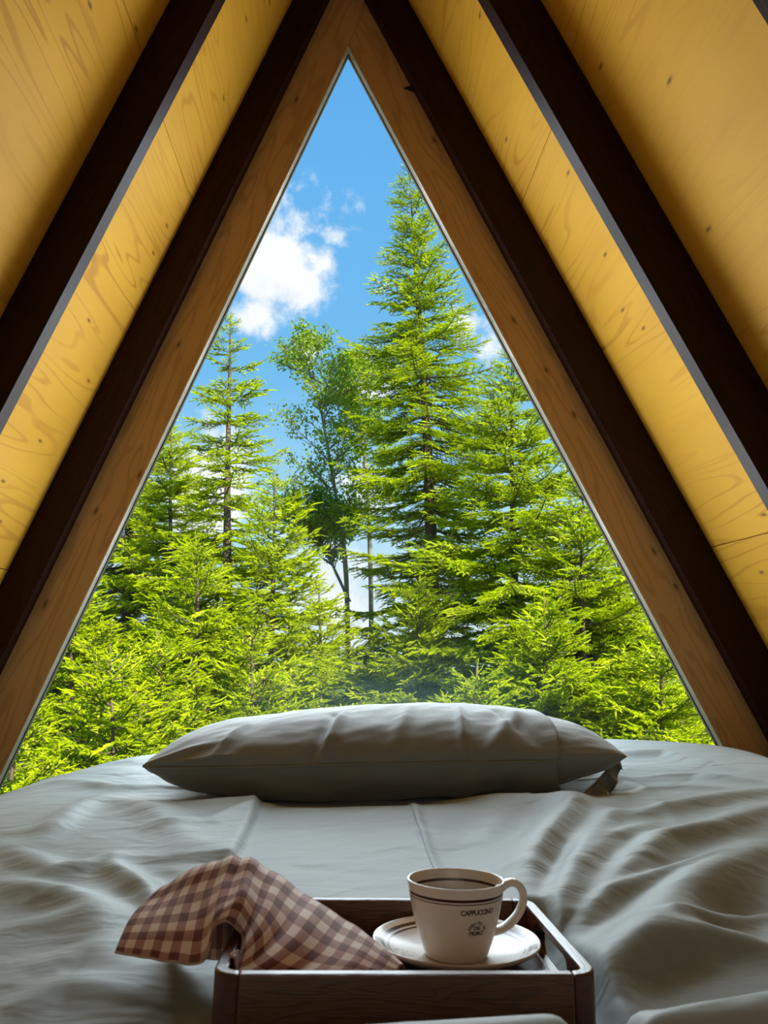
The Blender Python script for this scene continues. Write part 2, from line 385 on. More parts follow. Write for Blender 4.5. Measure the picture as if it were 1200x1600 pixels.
# ================================================================= BED
bed = empty('bed', (.05, 1.2, 0), 'low platform bed carrying the mattress, filling the loft floor', 'bed')
def boxm(name, x0, x1, y0, y1, z0, z1, mat, parent=None, bw=.01, seg=2):
    V = [(x, y, z) for z in (z0, z1) for y in (y0, y1) for x in (x0, x1)]
    Fc = [(0, 2, 3, 1), (4, 5, 7, 6), (0, 1, 5, 4), (2, 6, 7, 3), (0, 4, 6, 2), (1, 3, 7, 5)]
    o = mesh_obj(name, V, Fc, mat); box_uv(o, (1, 0, 0))
    if bw: bevel(o, bw, seg)
    if parent: o.parent = parent; o.location = -parent.location
    return o
boxm('bed_frame', -.92, 1.02, .10, 2.16, .10, .28, M['pine'], bed, .004)
for lx in (-.84, .94):
    for ly in (.2, 2.06): boxm('leg', lx - .04, lx + .04, ly - .04, ly + .04, 0.001, .10, M['rafter'], bed, .003)
tag(boxm('mattress', -.90, 1.0, .12, 2.15, .281, .50, M['mattress'], bed, .05, 4), 'beige mattress showing at its back edge')

# duvet: a height field over the bed with its folds
TX, TY = .091, .745
def tray_plane(x, y): return -.296 - .055 * (x - TX) - .07 * (y - TY)      # tray floor level, from the eye
NX, NY = 520, 560
xs = np.linspace(-1.02, 1.16, NX); ty_ = np.linspace(0, 1, NY); ys = .36 + (2.16 - .36) * (ty_ ** 1.35)
X, Y = np.meshgrid(xs, ys)
def G2(cx, cy, rx, ry, rot=0):
    dx, dy = X - cx, Y - cy; c, s = cos(rot), sin(rot); u = (dx * c + dy * s) / rx; v = (-dx * s + dy * c) / ry; return np.exp(-(u * u + v * v))
def sm(a, b, v): t = np.clip((v - a) / (b - a), 0, 1); return t * t * (3 - 2 * t)
def segdist(p, q):
    d = np.array([q[0] - p[0], q[1] - p[1]]); L = np.hypot(*d); d /= L
    t = np.clip((X - p[0]) * d[0] + (Y - p[1]) * d[1], 0, L)
    ex, ey = X - p[0] - t * d[0], Y - p[1] - t * d[1]
    sgn = ex * -d[1] + ey * d[0]           # + to the left of travel
    return np.hypot(ex, ey), np.where(sgn >= 0, 1, -1), t / L
def bp(px, py, z=-.29):
    p = atz(px, py, z); return (p.x, p.y)
Z = np.full_like(X, -.294)
Z += .010 * sm(.9, 1.5, Y)
Z += .020 * G2(-.42, 2.05, .30, .30) + .012 * G2(.55, 1.95, .35, .25)
Z += .010 * G2(-.50, 1.35, .35, .30)
# edges of the duvet roll down
def roll(t, w, d): u = np.clip(1 - t / w, 0, 1); return -d * (1 - np.sqrt(np.clip(1 - u ** 2, 0, 1)))
wob = .03 * np.sin(Y * 7 + 1) + .02 * np.sin(Y * 17)
edgeL = X + .90 + wob * .8 + .10 * sm(1.7, 2.2, Y) * -1
Z += roll(np.clip(X + .97 + wob * .4 - .12 * sm(1.75, 2.15, Y), 0, 9), .42, .20)
Z += roll(np.clip(1.12 - X, 0, 9), .30, .08)
Z += roll(np.clip(2.15 - Y + .0 * X, 0, 9), .16, .055)
Z -= .020 * sm(.5, 1.1, X) * sm(1.2, 2.0, Y)
# hollow under the pillow, with a soft lip before it
Z -= .036 * G2(.11, 1.62, .47, .235)
Z += .012 * G2(.10, 1.36, .40, .07, -.08)
# fold ridges: (pixel polyline read on the bed plane, height, width, asymmetry)
def ridge(pts, h, w, asym=1.0, plane=-.29):
    global Z
    h *= 1.3 if pts[0][0] > 820 else 1.1
    P = [bp(a, b_, plane) for a, b_ in pts]
    best = np.full_like(X, 9.0); sg = np.ones_like(X); al = np.zeros_like(X); n = len(P) - 1
    for i in range(n):
        d, s, t = segdist(P[i], P[i + 1]); m_ = d < best; best = np.where(m_, d, best); sg = np.where(m_, s, sg); al = np.where(m_, (i + t) / n, al)
    ww = np.where(sg > 0, w, w * asym)
    Z += h * np.exp(-(best / ww) ** 2) * (np.sin(np.pi * np.clip(.08 + .84 * al, 0, 1)) ** .6)
def step(pts, h, w, reach):
    """cloth edge: left of travel stands h above the right, fading over reach"""
    global Z
    P = [bp(a, b_) for a, b_ in pts]; best = np.full_like(X, 9.0); sg = np.ones_like(X); al = np.zeros_like(X); n = len(P) - 1
    for i in range(n):
        d, s, t = segdist(P[i], P[i + 1]); m_ = d < best; best = np.where(m_, d, best); sg = np.where(m_, s, sg); al = np.where(m_, (i + t) / n, al)
    sd = best * sg
    Z += h * (np.tanh(sd / w) * .5 + .5) * np.exp(-np.clip(sd, 0, 9) / reach) * np.exp(-np.clip(-sd, 0, 9) / .02) * np.clip(np.minimum(al, 1 - al) * 8 + .15, 0, 1)
step([(362, 1350), (378, 1325), (398, 1285), (414, 1228)], .014, .005, .13)
ridge([(414, 1226), (360, 1214), (300, 1210)], .010, .022)
ridge([(250, 1268), (330, 1270), (420, 1262)], .007, .022)
ridge([(420, 1262), (330, 1300), (240, 1306)], .006, .022)
ridge([(90, 1225), (180, 1238), (290, 1230)], .008, .025)
ridge([(150, 1262), (110, 1285), (60, 1330)], .012, .030)
ridge([(150, 1255), (230, 1275), (300, 1330)], .010, .035)
ridge([(0, 1335), (80, 1368), (170, 1352), (250, 1390)], .010, .025)
ridge([(0, 1385), (90, 1405), (190, 1435)], .014, .028)
ridge([(170, 1358), (230, 1400), (262, 1432)], .010, .016)
ridge([(0, 1452), (120, 1440), (190, 1470)], .009, .03)
ridge([(40, 1520), (140, 1490), (250, 1530)], .008, .03)
ridge([(0, 1580), (110, 1545), (230, 1560)], .010, .03)
ridge([(300, 1395), (250, 1370), (130, 1350)], -.006, .022)
ridge([(640, 1236), (652, 1280), (668, 1325), (690, 1375)], .004, .007)
ridge([(640, 1236), (560, 1238), (470, 1232)], .008, .03)
ridge([(700, 1245), (800, 1258), (890, 1264)], .014, .035)
# the fan of folds on the right
ridge([(905, 1252), (862, 1315), (838, 1352), (822, 1410)], .020, .022, 1.8)
ridge([(880, 1330), (858, 1390), (850, 1440)], -.010, .022)
ridge([(960, 1275), (905, 1335), (868, 1395), (852, 1440)], .012, .020, 1.3)
ridge([(1010, 1295), (955, 1320), (905, 1375), (862, 1440)], .013, .018, 1.5)
ridge([(1200, 1268), (1120, 1300), (1040, 1318), (980, 1370), (900, 1430)], .016, .022, 1.6)
ridge([(1200, 1240), (1080, 1262), (960, 1282)], .010, .024)
ridge([(1130, 1350), (1040, 1370), (960, 1405), (905, 1450)], .007, .012)
ridge([(1200, 1328), (1110, 1385), (1050, 1455), (990, 1505), (950, 1560)], .024, .030, 1.5)
ridge([(1200, 1400), (1120, 1420), (1050, 1450)], -.012, .035)
ridge([(1200, 1418), (1130, 1440), (1070, 1455)], .010, .014)
ridge([(1200, 1480), (1110, 1478), (1030, 1515)], .014, .022)
ridge([(1100, 1500), (1040, 1520), (985, 1560)], -.010, .022)
ridge([(720, 1295), (705, 1325), (700, 1350)], -.006, .04)
ridge([(790, 1275), (745, 1310), (640, 1300)], .006, .03)
ridge([(950, 1185), (1040, 1180), (1130, 1200)], .008, .03)
ridge([(960, 1215), (1080, 1212), (1200, 1225)], .007, .022)
ridge([(940, 1205), (1010, 1232), (1120, 1232)], .006, .018)
# random soft wrinkles, pulled across the bed
rng = np.random.RandomState(5)
def wav(n, lx, ly, amp, seed):
    global Z
    r = np.random.RandomState(seed)
    for _ in range(n):
        cx, cy = r.uniform(-.95, 1.1), r.uniform(.45, 2.1); rot = r.normal(.12, .35) + (.75 if (cx > .25 and cy < 1.3) else 0)
        s = .6 + .4 * cy
        Z += amp * r.uniform(.3, 1) * r.choice([1, 1, -1]) * G2(cx, cy, lx * r.uniform(.5, 1.3) * s, ly * r.uniform(.6, 1.4) * s, rot)
wav(60, .14, .022, .0040, 1); wav(110, .09, .011, .0024, 2); wav(160, .06, .006, .0013, 8)
# near edge of the duvet bulges up in front of the tray
lump = np.exp(-((Y - .475) / .055) ** 2)
notch = 1 - .8 * np.exp(-((X - .142) / .013) ** 2) - .45 * sm(-.06, -.16, X)
Z += lump * .076 * notch
Z += .006 * sm(.16, .3, X) * np.exp(-((Y - .50) / .06) ** 2)
# the tray presses its bed flat
TL = (TX - .203, TX + .093, TY - .139, TY + .089)
inx = sm(TL[0] - .030, TL[0] - .001, X) * (1 - sm(TL[1] + .001, TL[1] + .030, X)); iny = sm(TL[2] - .022, TL[2] - .001, Y) * (1 - sm(TL[3] + .001, TL[3] + .04, Y))
tm = inx * iny
TP = -.296 - .055 * (X - TX) - .07 * (Y - TY) - .0095
Z = Z * (1 - tm) + (TP - .0015) * tm
Z = np.maximum(Z, .512 - H)
def duvet_z(x, y):
    i = int(np.clip(np.searchsorted(ys, y), 0, NY - 1)); j = int(np.clip(np.searchsorted(xs, x), 0, NX - 1)); return float(Z[i, j])
nv = NX * NY
co_ = np.zeros((nv, 3), np.float32); co_[:, 0] = X.ravel(); co_[:, 1] = Y.ravel(); co_[:, 2] = (Z + H).ravel()
ii = np.arange(nv).reshape(NY, NX)
qd = np.stack([ii[:-1, :-1], ii[:-1, 1:], ii[1:, 1:], ii[1:, :-1]], -1).reshape(-1, 4)
# skirt closing the duvet all round, and its underside
rim = np.concatenate([ii[0, :], ii[1:, -1], ii[-1, -2::-1], ii[-2:0:-1, 0]])
low = co_[rim].copy(); low[:, 2] = np.minimum(low[:, 2] - .015, .515)
cen = np.array([[.06, 1.25, .502]], np.float32)
low[:, 2] = np.clip(low[:, 2], .503, .56); Z0_ = None
allv = np.concatenate([co_, low, cen]); nr = len(rim); a_ = np.arange(nr)
sk = np.stack([rim, nv + a_, nv + (a_ + 1) % nr, rim[(a_ + 1) % nr]], -1)
me = bpy.data.meshes.new('duvet')
tris = np.stack([nv + a_, np.full(nr, nv + nr), nv + (a_ + 1) % nr], -1)
nq = len(qd) + len(sk); loops = np.concatenate([qd.ravel(), sk.ravel(), tris.ravel()]).astype(np.int32)
me.vertices.add(len(allv)); me.vertices.foreach_set('co', allv.ravel())
me.loops.add(len(loops)); me.loops.foreach_set('vertex_index', loops)
tot = np.concatenate([np.full(nq, 4), np.full(len(tris), 3)]).astype(np.int32); st_ = np.concatenate([[0], np.cumsum(tot)[:-1]]).astype(np.int32)
me.polygons.add(len(tot)); me.polygons.foreach_set('loop_start', st_); me.polygons.foreach_set('loop_total', tot)
me.polygons.foreach_set('use_smooth', [True] * len(tot)); me.materials.append(M['duvet']); me.update(calc_edges=True); me.validate()
duvet = empty('duvet', (.05, 1.2, .5), 'rumpled sage-grey duvet spread over the bed', 'duvet')
dm = bpy.data.objects.new('duvet_cover', me); link(dm, duvet); dm.location = (-.05, -1.2, -.5)
# stitched seam lying across the cover
def seam_tube(name, pts, r, mat, parent, closed=False):
    V, Fc = [], []; n = len(pts)
    for i, p in enumerate(pts):
        t = (Vector(pts[min(i + 1, n - 1)]) - Vector(pts[max(i - 1, 0)])).normalized(); a = t.orthogonal().normalized(); b = t.cross(a)
        for k in range(6): V.append(Vector(p) + (a * cos(k * pi / 3) + b * sin(k * pi / 3)) * r)
    for i in range(n - 1):
        for k in range(6): Fc.append((i * 6 + k, i * 6 + (k + 1) % 6, i * 6 + 6 + (k + 1) % 6, i * 6 + 6 + k))
    Fc += [tuple(range(5, -1, -1)), tuple((n - 1) * 6 + k for k in range(6))]
    return mesh_obj(name, V, Fc, mat, parent, True)
pts = []
for k in range(40):
    t = k / 39; a, b_ = 636 + (686 - 636) * t ** 1.2, 1238 + (1372 - 1238) * t; x, y = bp(a, b_); pts.append((x - .05, y - 1.2, duvet_z(x, y) + H + .0004 - .5))
seam_tube('seam', pts, .0011, M['duvet'], duvet)

# ================================================================= PILLOW
PC = Vector((.075, 1.655, -.222 + H)); PYAW = radians(-5); PROLL = radians(.5)
PM = Matrix.Translation(PC) @ Matrix.Rotation(PYAW, 4, 'Z') @ Matrix.Rotation(PROLL, 4, 'Y')
pil = empty('pillow', mat=PM, label='plump sage-grey pillow lying on the duvet against the window', cat='pillow')
PA, PB, PT = .455, .215, .072
def pillow_surf(v, th, infl=0.0):
    """v along the length -1..1, th around"""
    av = abs(v)
    t = (PT + infl) * max(0, 1 - av ** 3.4) ** .62 + .0035
    b = (PB + infl) * (1 - .20 * av ** 3) * (1 - .10 * (1 - av ** 2) * .3)
    c, s = cos(th), sin(th)
    yy = b * math.copysign(abs(c) ** .85, c)
    zz = t * math.copysign(abs(s) ** .92, s)
    if s < 0: zz = max(zz * 1.22, -PT * 1.12)       # flattened where it lies on the duvet
    x = v * PA
    # sag of the ends and broad dents
    zz += -.006 * v * v + .004 * sin(v * 5 + 1) * max(0, s)
    p = Vector((x, yy, zz)); nrm = Vector((0, c, s * 1.6)).normalized()
    w = 0
    for (v0, th0, v1, th1, h, wd) in PCRE:
        # creases in (v, th) space, straight segments
        dx, dy = (v1 - v0) * 2.1, (th1 - th0); L2 = dx * dx + dy * dy
        tt = max(0, min(1, (((v - v0) * 2.1) * dx + (th - th0) * dy) / L2)); ex, ey = (v - v0) * 2.1 - tt * dx, (th - th0) - tt * dy
        w += 1.6 * h * math.exp(-(ex * ex + ey * ey) / (wd * wd)) * (.35 + .65 * sin(pi * min(1, .15 + tt * .8)))
    w += .0045 * mnoise.noise(Vector((x * 9, th * 1.6, infl * 40))) + .0022 * mnoise.noise(Vector((x * 26 + th * 3, th * 5, 3.3)))
    return p + nrm * w
F0 = pi * 1.5   # th: pi = front seam, pi/2 = top, 3pi/2 bottom
PCRE = []
for (v0, t0, v1, t1, h, w) in [(-.17, 1.9, -.24, 3.1, .007, .05), (-.60, 2.0, -.70, 3.1, .006, .05), (-.21, 1.9, -.28, 3.1, -.006, .05), (-.95, 2.9, -.70, 2.5, .005, .08), (-.9, 3.0, -.6, 2.9, .004, .05),
                               (.34, 1.8, .33, 3.1, .008, .04), (.12, 1.8, .05, 2.9, .004, .06), (.58, 1.9, .42, 3.1, .006, .07), (.50, 1.8, .62, 2.8, -.005, .05), (.38, 3.2, .30, 4.3, .004, .08), (.55, 3.2, .40, 4.4, -.004, .1), (-.5, 3.5, .1, 4.2, .003, .15)]:
    PCRE.append((v0, t0, v1, t1, h, w))
def pillow_mesh(name, v0, v1, nvv, infl, taper=0, open_end=False):
    NT_ = 120; V, Fc = [], []
    for i in range(nvv + 1):
        v = v0 + (v1 - v0) * i / nvv
        if not open_end: v = math.copysign(abs(v) ** .9, v) if v0 == -1 else v
        for k in range(NT_):
            V.append(pillow_surf(v, 2 * pi * k / NT_, infl))
    for i in range(nvv):
        for k in range(NT_): Fc.append((i * NT_ + k, i * NT_ + (k + 1) % NT_, (i + 1) * NT_ + (k + 1) % NT_, (i + 1) * NT_ + k))
    Fc.append(tuple(range(NT_ - 1, -1, -1)))
    if not open_end: Fc.append(tuple(nvv * NT_ + k for k in range(NT_)))
    o = mesh_obj(name, V, Fc, M['pillow'], pil, True); fix_normals(o); return o
pillow_mesh('pillow_body', -1, 1, 150, 0)
# the case drawn over it from the left, open at its hem; the hem flares and creases
NTH = 140; NVV = 130; V, Fc = [], []; vE = .70
def case_pt(i, k, dr=0):
    t = i / NVV; v = -.985 + (vE + .985) * t; th = 2 * pi * k / NTH
    fl = .004 + .010 * max(0, (t - .8) / .2) ** 2 + dr
    p = pillow_surf(v, th, fl)
    if t > .9: p.x += .012 * (t - .9) / .1 * (1 + sin(th * 3 + 1)) * (.6 + .4 * cos(th - 4.2))
    p.z = max(p.z, -PT * 1.16)
    return p
for i in range(NVV + 1):
    for k in range(NTH): V.append(case_pt(i, k))
for i in range(NVV):
    for k in range(NTH): Fc.append((i * NTH + k, i * NTH + (k + 1) % NTH, (i + 1) * NTH + (k + 1) % NTH, (i + 1) * NTH + k))
nb0 = len(V)
for k in range(NTH): V.append(case_pt(NVV, k, -.0025) + Vector((-.0005, 0, 0)))
for k in range(NTH): V.append(case_pt(NVV - 8, k, -.004))
for k in range(NTH):
    k2 = (k + 1) % NTH; Fc.append((NVV * NTH + k, NVV * NTH + k2, nb0 + k2, nb0 + k)); Fc.append((nb0 + k, nb0 + k2, nb0 + NTH + k2, nb0 + NTH + k))
Fc.append(tuple(range(NTH - 1, -1, -1)))
o = mesh_obj('pillowcase', V, Fc, M['pillow'], pil, True); fix_normals(o)
# seam piping along the front edge
pts = []
for i in range(90):
    v = -.97 + (vE - .01 + .97) * i / 89; p = pillow_surf(v, pi + .02, .006 + .010 * max(0, (i / 89 - .8) / .2) ** 2); pts.append(p + Vector((0, -.0008, 0)))
seam_tube('piping', pts, .0019, M['pillow'], pil)
# frilled corner of the loose end of the case under the right end
V, Fc = [], []; n = 40
for i in range(n + 1):
    t = i / n
    for j in range(7):
        s = j / 6; x = .34 + .115 * t + .02 * s * sin(t * 3); y = -.205 + .10 * t + .012 * sin(t * 24 + s) * s; z = -.072 + .063 * t ** 1.6 - .020 * s + .006 * s * sin(t * 30)
        V.append((x, y - .012 * s, max(z, -.082 + .01 * t)))
for i in range(n):
    for j in range(6): Fc.append((i * 7 + j, i * 7 + j + 1, i * 7 + j + 8, i * 7 + j + 7))
o = mesh_obj('hem_frill', V, Fc, M['pillow'], pil, True); sm_ = o.modifiers.new('thickness', 'SOLIDIFY'); sm_.thickness = .0015

# ================================================================= TRAY, SAUCER, CUP, CLOTH
nz_ = Vector((.055, .07, 1)).normalized(); ux = Vector((1, 0, -.055)).normalized(); uy = nz_.cross(ux).normalized(); ux = uy.cross(nz_).normalized()
TO = Vector((TX, TY, tray_plane(TX, TY) + H))
TM = Matrix(((ux.x, uy.x, nz_.x, TO.x), (ux.y, uy.y, nz_.y, TO.y), (ux.z, uy.z, nz_.z, TO.z), (0, 0, 0, 1)))
tray = empty('serving_tray', mat=TM, label='dark walnut serving tray with rounded corners resting on the duvet', cat='tray')
TX0, TX1, TY0, TY1 = -.200, .090, -.136, .086; RC = .020; TW = .0105; ZT = .0375; ZBm = -.008
def corner(cx, cy, a0, r, n=8): return [(cx + r * cos(a0 + i / n * pi / 2), cy + r * sin(a0 + i / n * pi / 2)) for i in range(n + 1)]
def wall_piece(name, outer, inner, mat, hole=None, lab=None):
    """outer/inner: matched point lists; hole: (s0,s1,z0,z1) in path distance"""
    n = len(outer); V, Fc = [], []
    s = [0]
    for i in range(1, n): s.append(s[-1] + math.dist(outer[i], outer[i - 1]))
    for i in range(n):
        if hole:
            s0, s1, h0, h1 = hole; m_ = (h0 + h1) / 2; hh = (h1 - h0) / 2; e = min(s[i] - s0, s1 - s[i])
            q = 0 if e <= 0 else hh * (sqrt(max(0, 1 - (1 - min(1, e / hh)) ** 2)))
            zz = [ZBm, m_ - q, m_ + q, ZT]
        else: zz = [ZBm, .01, .03, ZT]
        for z in zz:
            V.append((outer[i][0], outer[i][1], z)); V.append((inner[i][0], inner[i][1], z))
    inc = lambda i, b: not (hole and b == 1 and hole[0] - 1e-6 <= s[i] and s[i + 1] <= hole[1] + 1e-6)
    for i in range(n - 1):
        a, c = i * 8, (i + 1) * 8
        for b in range(3):
            if inc(i, b):
                Fc.append((a + 2 * b, c + 2 * b, c + 2 * b + 2, a + 2 * b + 2)); Fc.append((a + 2 * b + 1, a + 2 * b + 3, c + 2 * b + 3, c + 2 * b + 1))
            else:
                Fc.append((a + 2 * b, a + 2 * b + 1, c + 2 * b + 1, c + 2 * b)); Fc.append((a + 2 * b + 2, c + 2 * b + 2, c + 2 * b + 3, a + 2 * b + 3))
        Fc.append((a + 6, c + 6, c + 7, a + 7)); Fc.append((a, a + 1, c + 1, c))
    for a in (0, (n - 1) * 8):
        for b in range(3): Fc.append((a + 2 * b, a + 2 * b + 1, a + 2 * b + 3, a + 2 * b + 2))
    o = mesh_obj(name, V, Fc, mat, tray); bm = bmesh.new(); bm.from_mesh(o.data); bmesh.ops.remove_doubles(bm, verts=bm.verts, dist=1e-6); bmesh.ops.recalc_face_normals(bm, faces=bm.faces); bm.to_mesh(o.data); bm.free()
    box_uv(o, (1, 0, 0) if abs(outer[0][0] - outer[-1][0]) > .1 else (0, 1, 0)); bevel(o, .0018, 2)
    if lab: tag(o, lab)
    return o
ri = RC - TW
def line(p, q, n): return [(p[0] + (q[0] - p[0]) * i / n, p[1] + (q[1] - p[1]) * i / n) for i in range(n + 1)]
xi0, xi1, yi0, yi1 = TX0 + TW, TX1 - TW, TY0 + TW, TY1 - TW
wall_piece('front_wall', line((TX0 + RC, TY0), (TX1 - RC, TY0), 12), line((TX0 + RC, yi0), (TX1 - RC, yi0), 12), M['walnut'])
wall_piece('back_wall', line((TX0 + RC, TY1), (TX1 - RC, TY1), 12), line((TX0 + RC, yi1), (TX1 - RC, yi1), 12), M['walnut'])
for side in (0, 1):
    if side == 0:
        oc = corner(TX0 + RC, TY0 + RC, pi, RC)[::-1]; ic = corner(TX0 + RC, TY0 + RC, pi, ri)[::-1]
        o_ = oc + line((TX0, TY0 + RC), (TX0, TY1 - RC), 48)[1:] + corner(TX0 + RC, TY1 - RC, pi / 2, RC)[::-1][1:]
        i_ = ic + line((xi0, TY0 + RC), (xi0, TY1 - RC), 48)[1:] + corner(TX0 + RC, TY1 - RC, pi / 2, ri)[::-1][1:]
        o_[:9] = [(TX0 + RC - RC * sin(a * pi / 16), TY0 + RC - RC * cos(a * pi / 16)) for a in range(9)]
        i_[:9] = [(TX0 + RC - ri * sin(a * pi / 16), TY0 + RC - ri * cos(a * pi / 16)) for a in range(9)]
        o_[-9:] = [(TX0 + RC - RC * cos(a * pi / 16), TY1 - RC + RC * sin(a * pi / 16)) for a in range(9)]
        i_[-9:] = [(TX0 + RC - ri * cos(a * pi / 16), TY1 - RC + ri * sin(a * pi / 16)) for a in range(9)]
    else:
        o_ = [(TX1 - RC + RC * sin(a * pi / 16), TY0 + RC - RC * cos(a * pi / 16)) for a in range(9)] + line((TX1, TY0 + RC), (TX1, TY1 - RC), 48)[1:-1] + [(TX1 - RC + RC * cos(a * pi / 16), TY1 - RC + RC * sin(a * pi / 16)) for a in range(9)]
        i_ = [(TX1 - RC + ri * sin(a * pi / 16), TY0 + RC - ri * cos(a * pi / 16)) for a in range(9)] + line((xi1, TY0 + RC), (xi1, TY1 - RC), 48)[1:-1] + [(TX1 - RC + ri * cos(a * pi / 16), TY1 - RC + ri * sin(a * pi / 16)) for a in range(9)]
    wall_piece('side_wall', o_, i_, M['mahogany'], (.065, .180, .004, .030), 'redder side wall with a rounded handle slot, wrapping the corners')
fp = [(0, 0)]
P_ = [(TX0 + RC - (RC - .004) * sin(a * pi / 16), TY0 + RC - (RC - .004) * cos(a * pi / 16)) for a in range(9)][::-1] + [(TX1 - RC + (RC - .004) * sin(a * pi / 16), TY0 + RC - (RC - .004) * cos(a * pi / 16)) for a in range(9)] + [(TX1 - RC + (RC - .004) * cos(a * pi / 16), TY1 - RC + (RC - .004) * sin(a * pi / 16)) for a in range(9)] + [(TX0 + RC - (RC - .004) * cos(a * pi / 16), TY1 - RC + (RC - .004) * sin(a * pi / 16)) for a in range(9)][::-1]
n = len(P_); o = mesh_obj('tray_base', [(x, y, -.007) for x, y in P_] + [(x, y, .0035) for x, y in P_], [tuple(range(n - 1, -1, -1)), tuple(range(n, 2 * n))] + [(i, (i + 1) % n, n + (i + 1) % n, n + i) for i in range(n)], M['walnut'], tray); fix_normals(o); box_uv(o, (1, 0, 0))

def lathe(name, prof, mat, parent, n=96, closed=True):
    V, Fc = [], []; m_ = len(prof)
    for k in range(n):
        a = 2 * pi * k / n
        for r, z in prof: V.append((r * cos(a), r * sin(a), z))
    for k in range(n):
        k2 = (k + 1) % n
        for i in range(m_ - 1 if not closed else m_):
            j = (i + 1) % m_; Fc.append((k * m_ + i, k2 * m_ + i, k2 * m_ + j, k * m_ + j))
    o = mesh_obj(name, V, Fc, mat, parent, True)
    bm = bmesh.new(); bm.from_mesh(o.data); bmesh.ops.remove_doubles(bm, verts=bm.verts, dist=1e-6); bmesh.ops.recalc_face_normals(bm, faces=bm.faces); bm.to_mesh(o.data); bm.free()
    return o
def smooth_prof(pts, n=6):
    out = []; m_ = len(pts)
    for i in range(m_ - 1):
        p0, p1, p2, p3 = [pts[max(0, min(m_ - 1, i + d))] for d in (-1, 0, 1, 2)]
        for k in range(n):
            t = k / n; out.append(tuple(.5 * ((2 * p1[c]) + (-p0[c] + p2[c]) * t + (2 * p0[c] - 5 * p1[c] + 4 * p2[c] - p3[c]) * t * t + (-p0[c] + 3 * p1[c] - 3 * p2[c] + p3[c]) * t ** 3) for c in (0, 1)))
    out.append(pts[-1]); return out
CREAM = (.76, .70, .63, 1); MAROON = (.055, .010, .012, 1)
def mat_china(name, bands, axis):
    m, nt, b, _ = material(name); co = nt.add('ShaderNodeTexCoord').outputs['Object']; s = nt.add('ShaderNodeSeparateXYZ', {0: co})
    if axis == 'z': v = s.outputs[2]
    else: v = nt.math('SQRT', nt.math('ADD', nt.math('POWER', s.outputs[0], 2), nt.math('POWER', s.outputs[1], 2)))
    r_ = nt.math('SQRT', nt.math('ADD', nt.math('POWER', s.outputs[0], 2), nt.math('POWER', s.outputs[1], 2)))
    msk = None
    for (lo, hi) in bands:
        k = nt.math('MULTIPLY', nt.math('GREATER_THAN', v, lo), nt.math('LESS_THAN', v, hi)); msk = k if msk is None else nt.math('ADD', msk, k)
    if axis == 'z': msk = nt.math('MULTIPLY', msk, nt.math('GREATER_THAN', r_, .0407))
    else: msk = nt.math('MULTIPLY', msk, nt.math('GREATER_THAN', s.outputs[2], .0085))
    setb(nt, b, color=nt.mix(msk, CREAM, MAROON), rough=.24, spec=.4, coat=.08, coat_rough=.04); return m
SCX, SCY = .0, .0
SM = TM @ Matrix.Translation((SCX, SCY, .004)) @ Matrix.Scale(.975, 4)
saucer = empty('saucer', mat=SM, label='cream saucer with double maroon rim line under the coffee cup', cat='saucer')
pr = smooth_prof([(.0001, .006), (.024, .006), (.028, .0065), (.038, .008), (.056, .0125), (.068, .0172), (.0745, .0205), (.0775, .0215), (.0778, .0195), (.0745, .0165), (.060, .0085), (.046, .004), (.034, .0035), (.031, .0), (.027, .0), (.026, .0025), (.0001, .0025)], 5)
lathe('dish', pr, mat_china('china_saucer', [(.0625, .0645), (.0668, .0705)], 'r'), saucer, closed=False)
def decal(parent, me, fn, name, mat):
    V = [fn(v.co.x, v.co.y) for v in me.vertices]; Fc = [tuple(p.vertices) for p in me.polygons]; return mesh_obj(name, V, Fc, mat, parent)
INK = mat_plain('maroon_ink', (.05, .016, .014, 1), .35)
def saucer_h(r): 
    for (r0, z0), (r1, z1) in zip(pr, pr[1:]):
        if r0 <= r <= r1: return z0 + (z1 - z0) * (r - r0) / max(1e-9, r1 - r0)
    return .01
def arc_text(parent, s, size, R, cx, cy, fn, step_, name='lettering', mat=INK):
    n = len(s)
    for i, ch in enumerate(s):
        if ch == ' ': continue
        me_ = text_mesh(ch, size, bold=.00012)
        a = pi / 2 - (i - (n - 1) / 2) * step_
        def f2(x, y, a=a): xx = cx + R * cos(a) + x * sin(a) + y * cos(a); yy = cy + R * sin(a) - x * cos(a) + y * sin(a); return fn(xx, yy)
        decal(parent, me_, f2, name, mat)
# printed medallion on the saucer, left side
mx_, my_ = -.050, -.010; th0 = radians(28)
def fs(x, y):
    X_ = mx_ + x * cos(th0) - y * sin(th0); Y_ = my_ + x * sin(th0) + y * cos(th0); r = math.hypot(X_, Y_); return (X_, Y_, saucer_h(r) + .00025)
arc_text(saucer, 'CAFFE', .0042, .0072, 0, 0, fs, .50); arc_text(saucer, 'BAR', .0038, -.0002, 0, 0, lambda x, y: fs(x, y), .0)
decal(saucer, text_mesh('PRIMO', .0044, bold=.00004), lambda x, y: fs(x, y - .0075), 'lettering', INK)

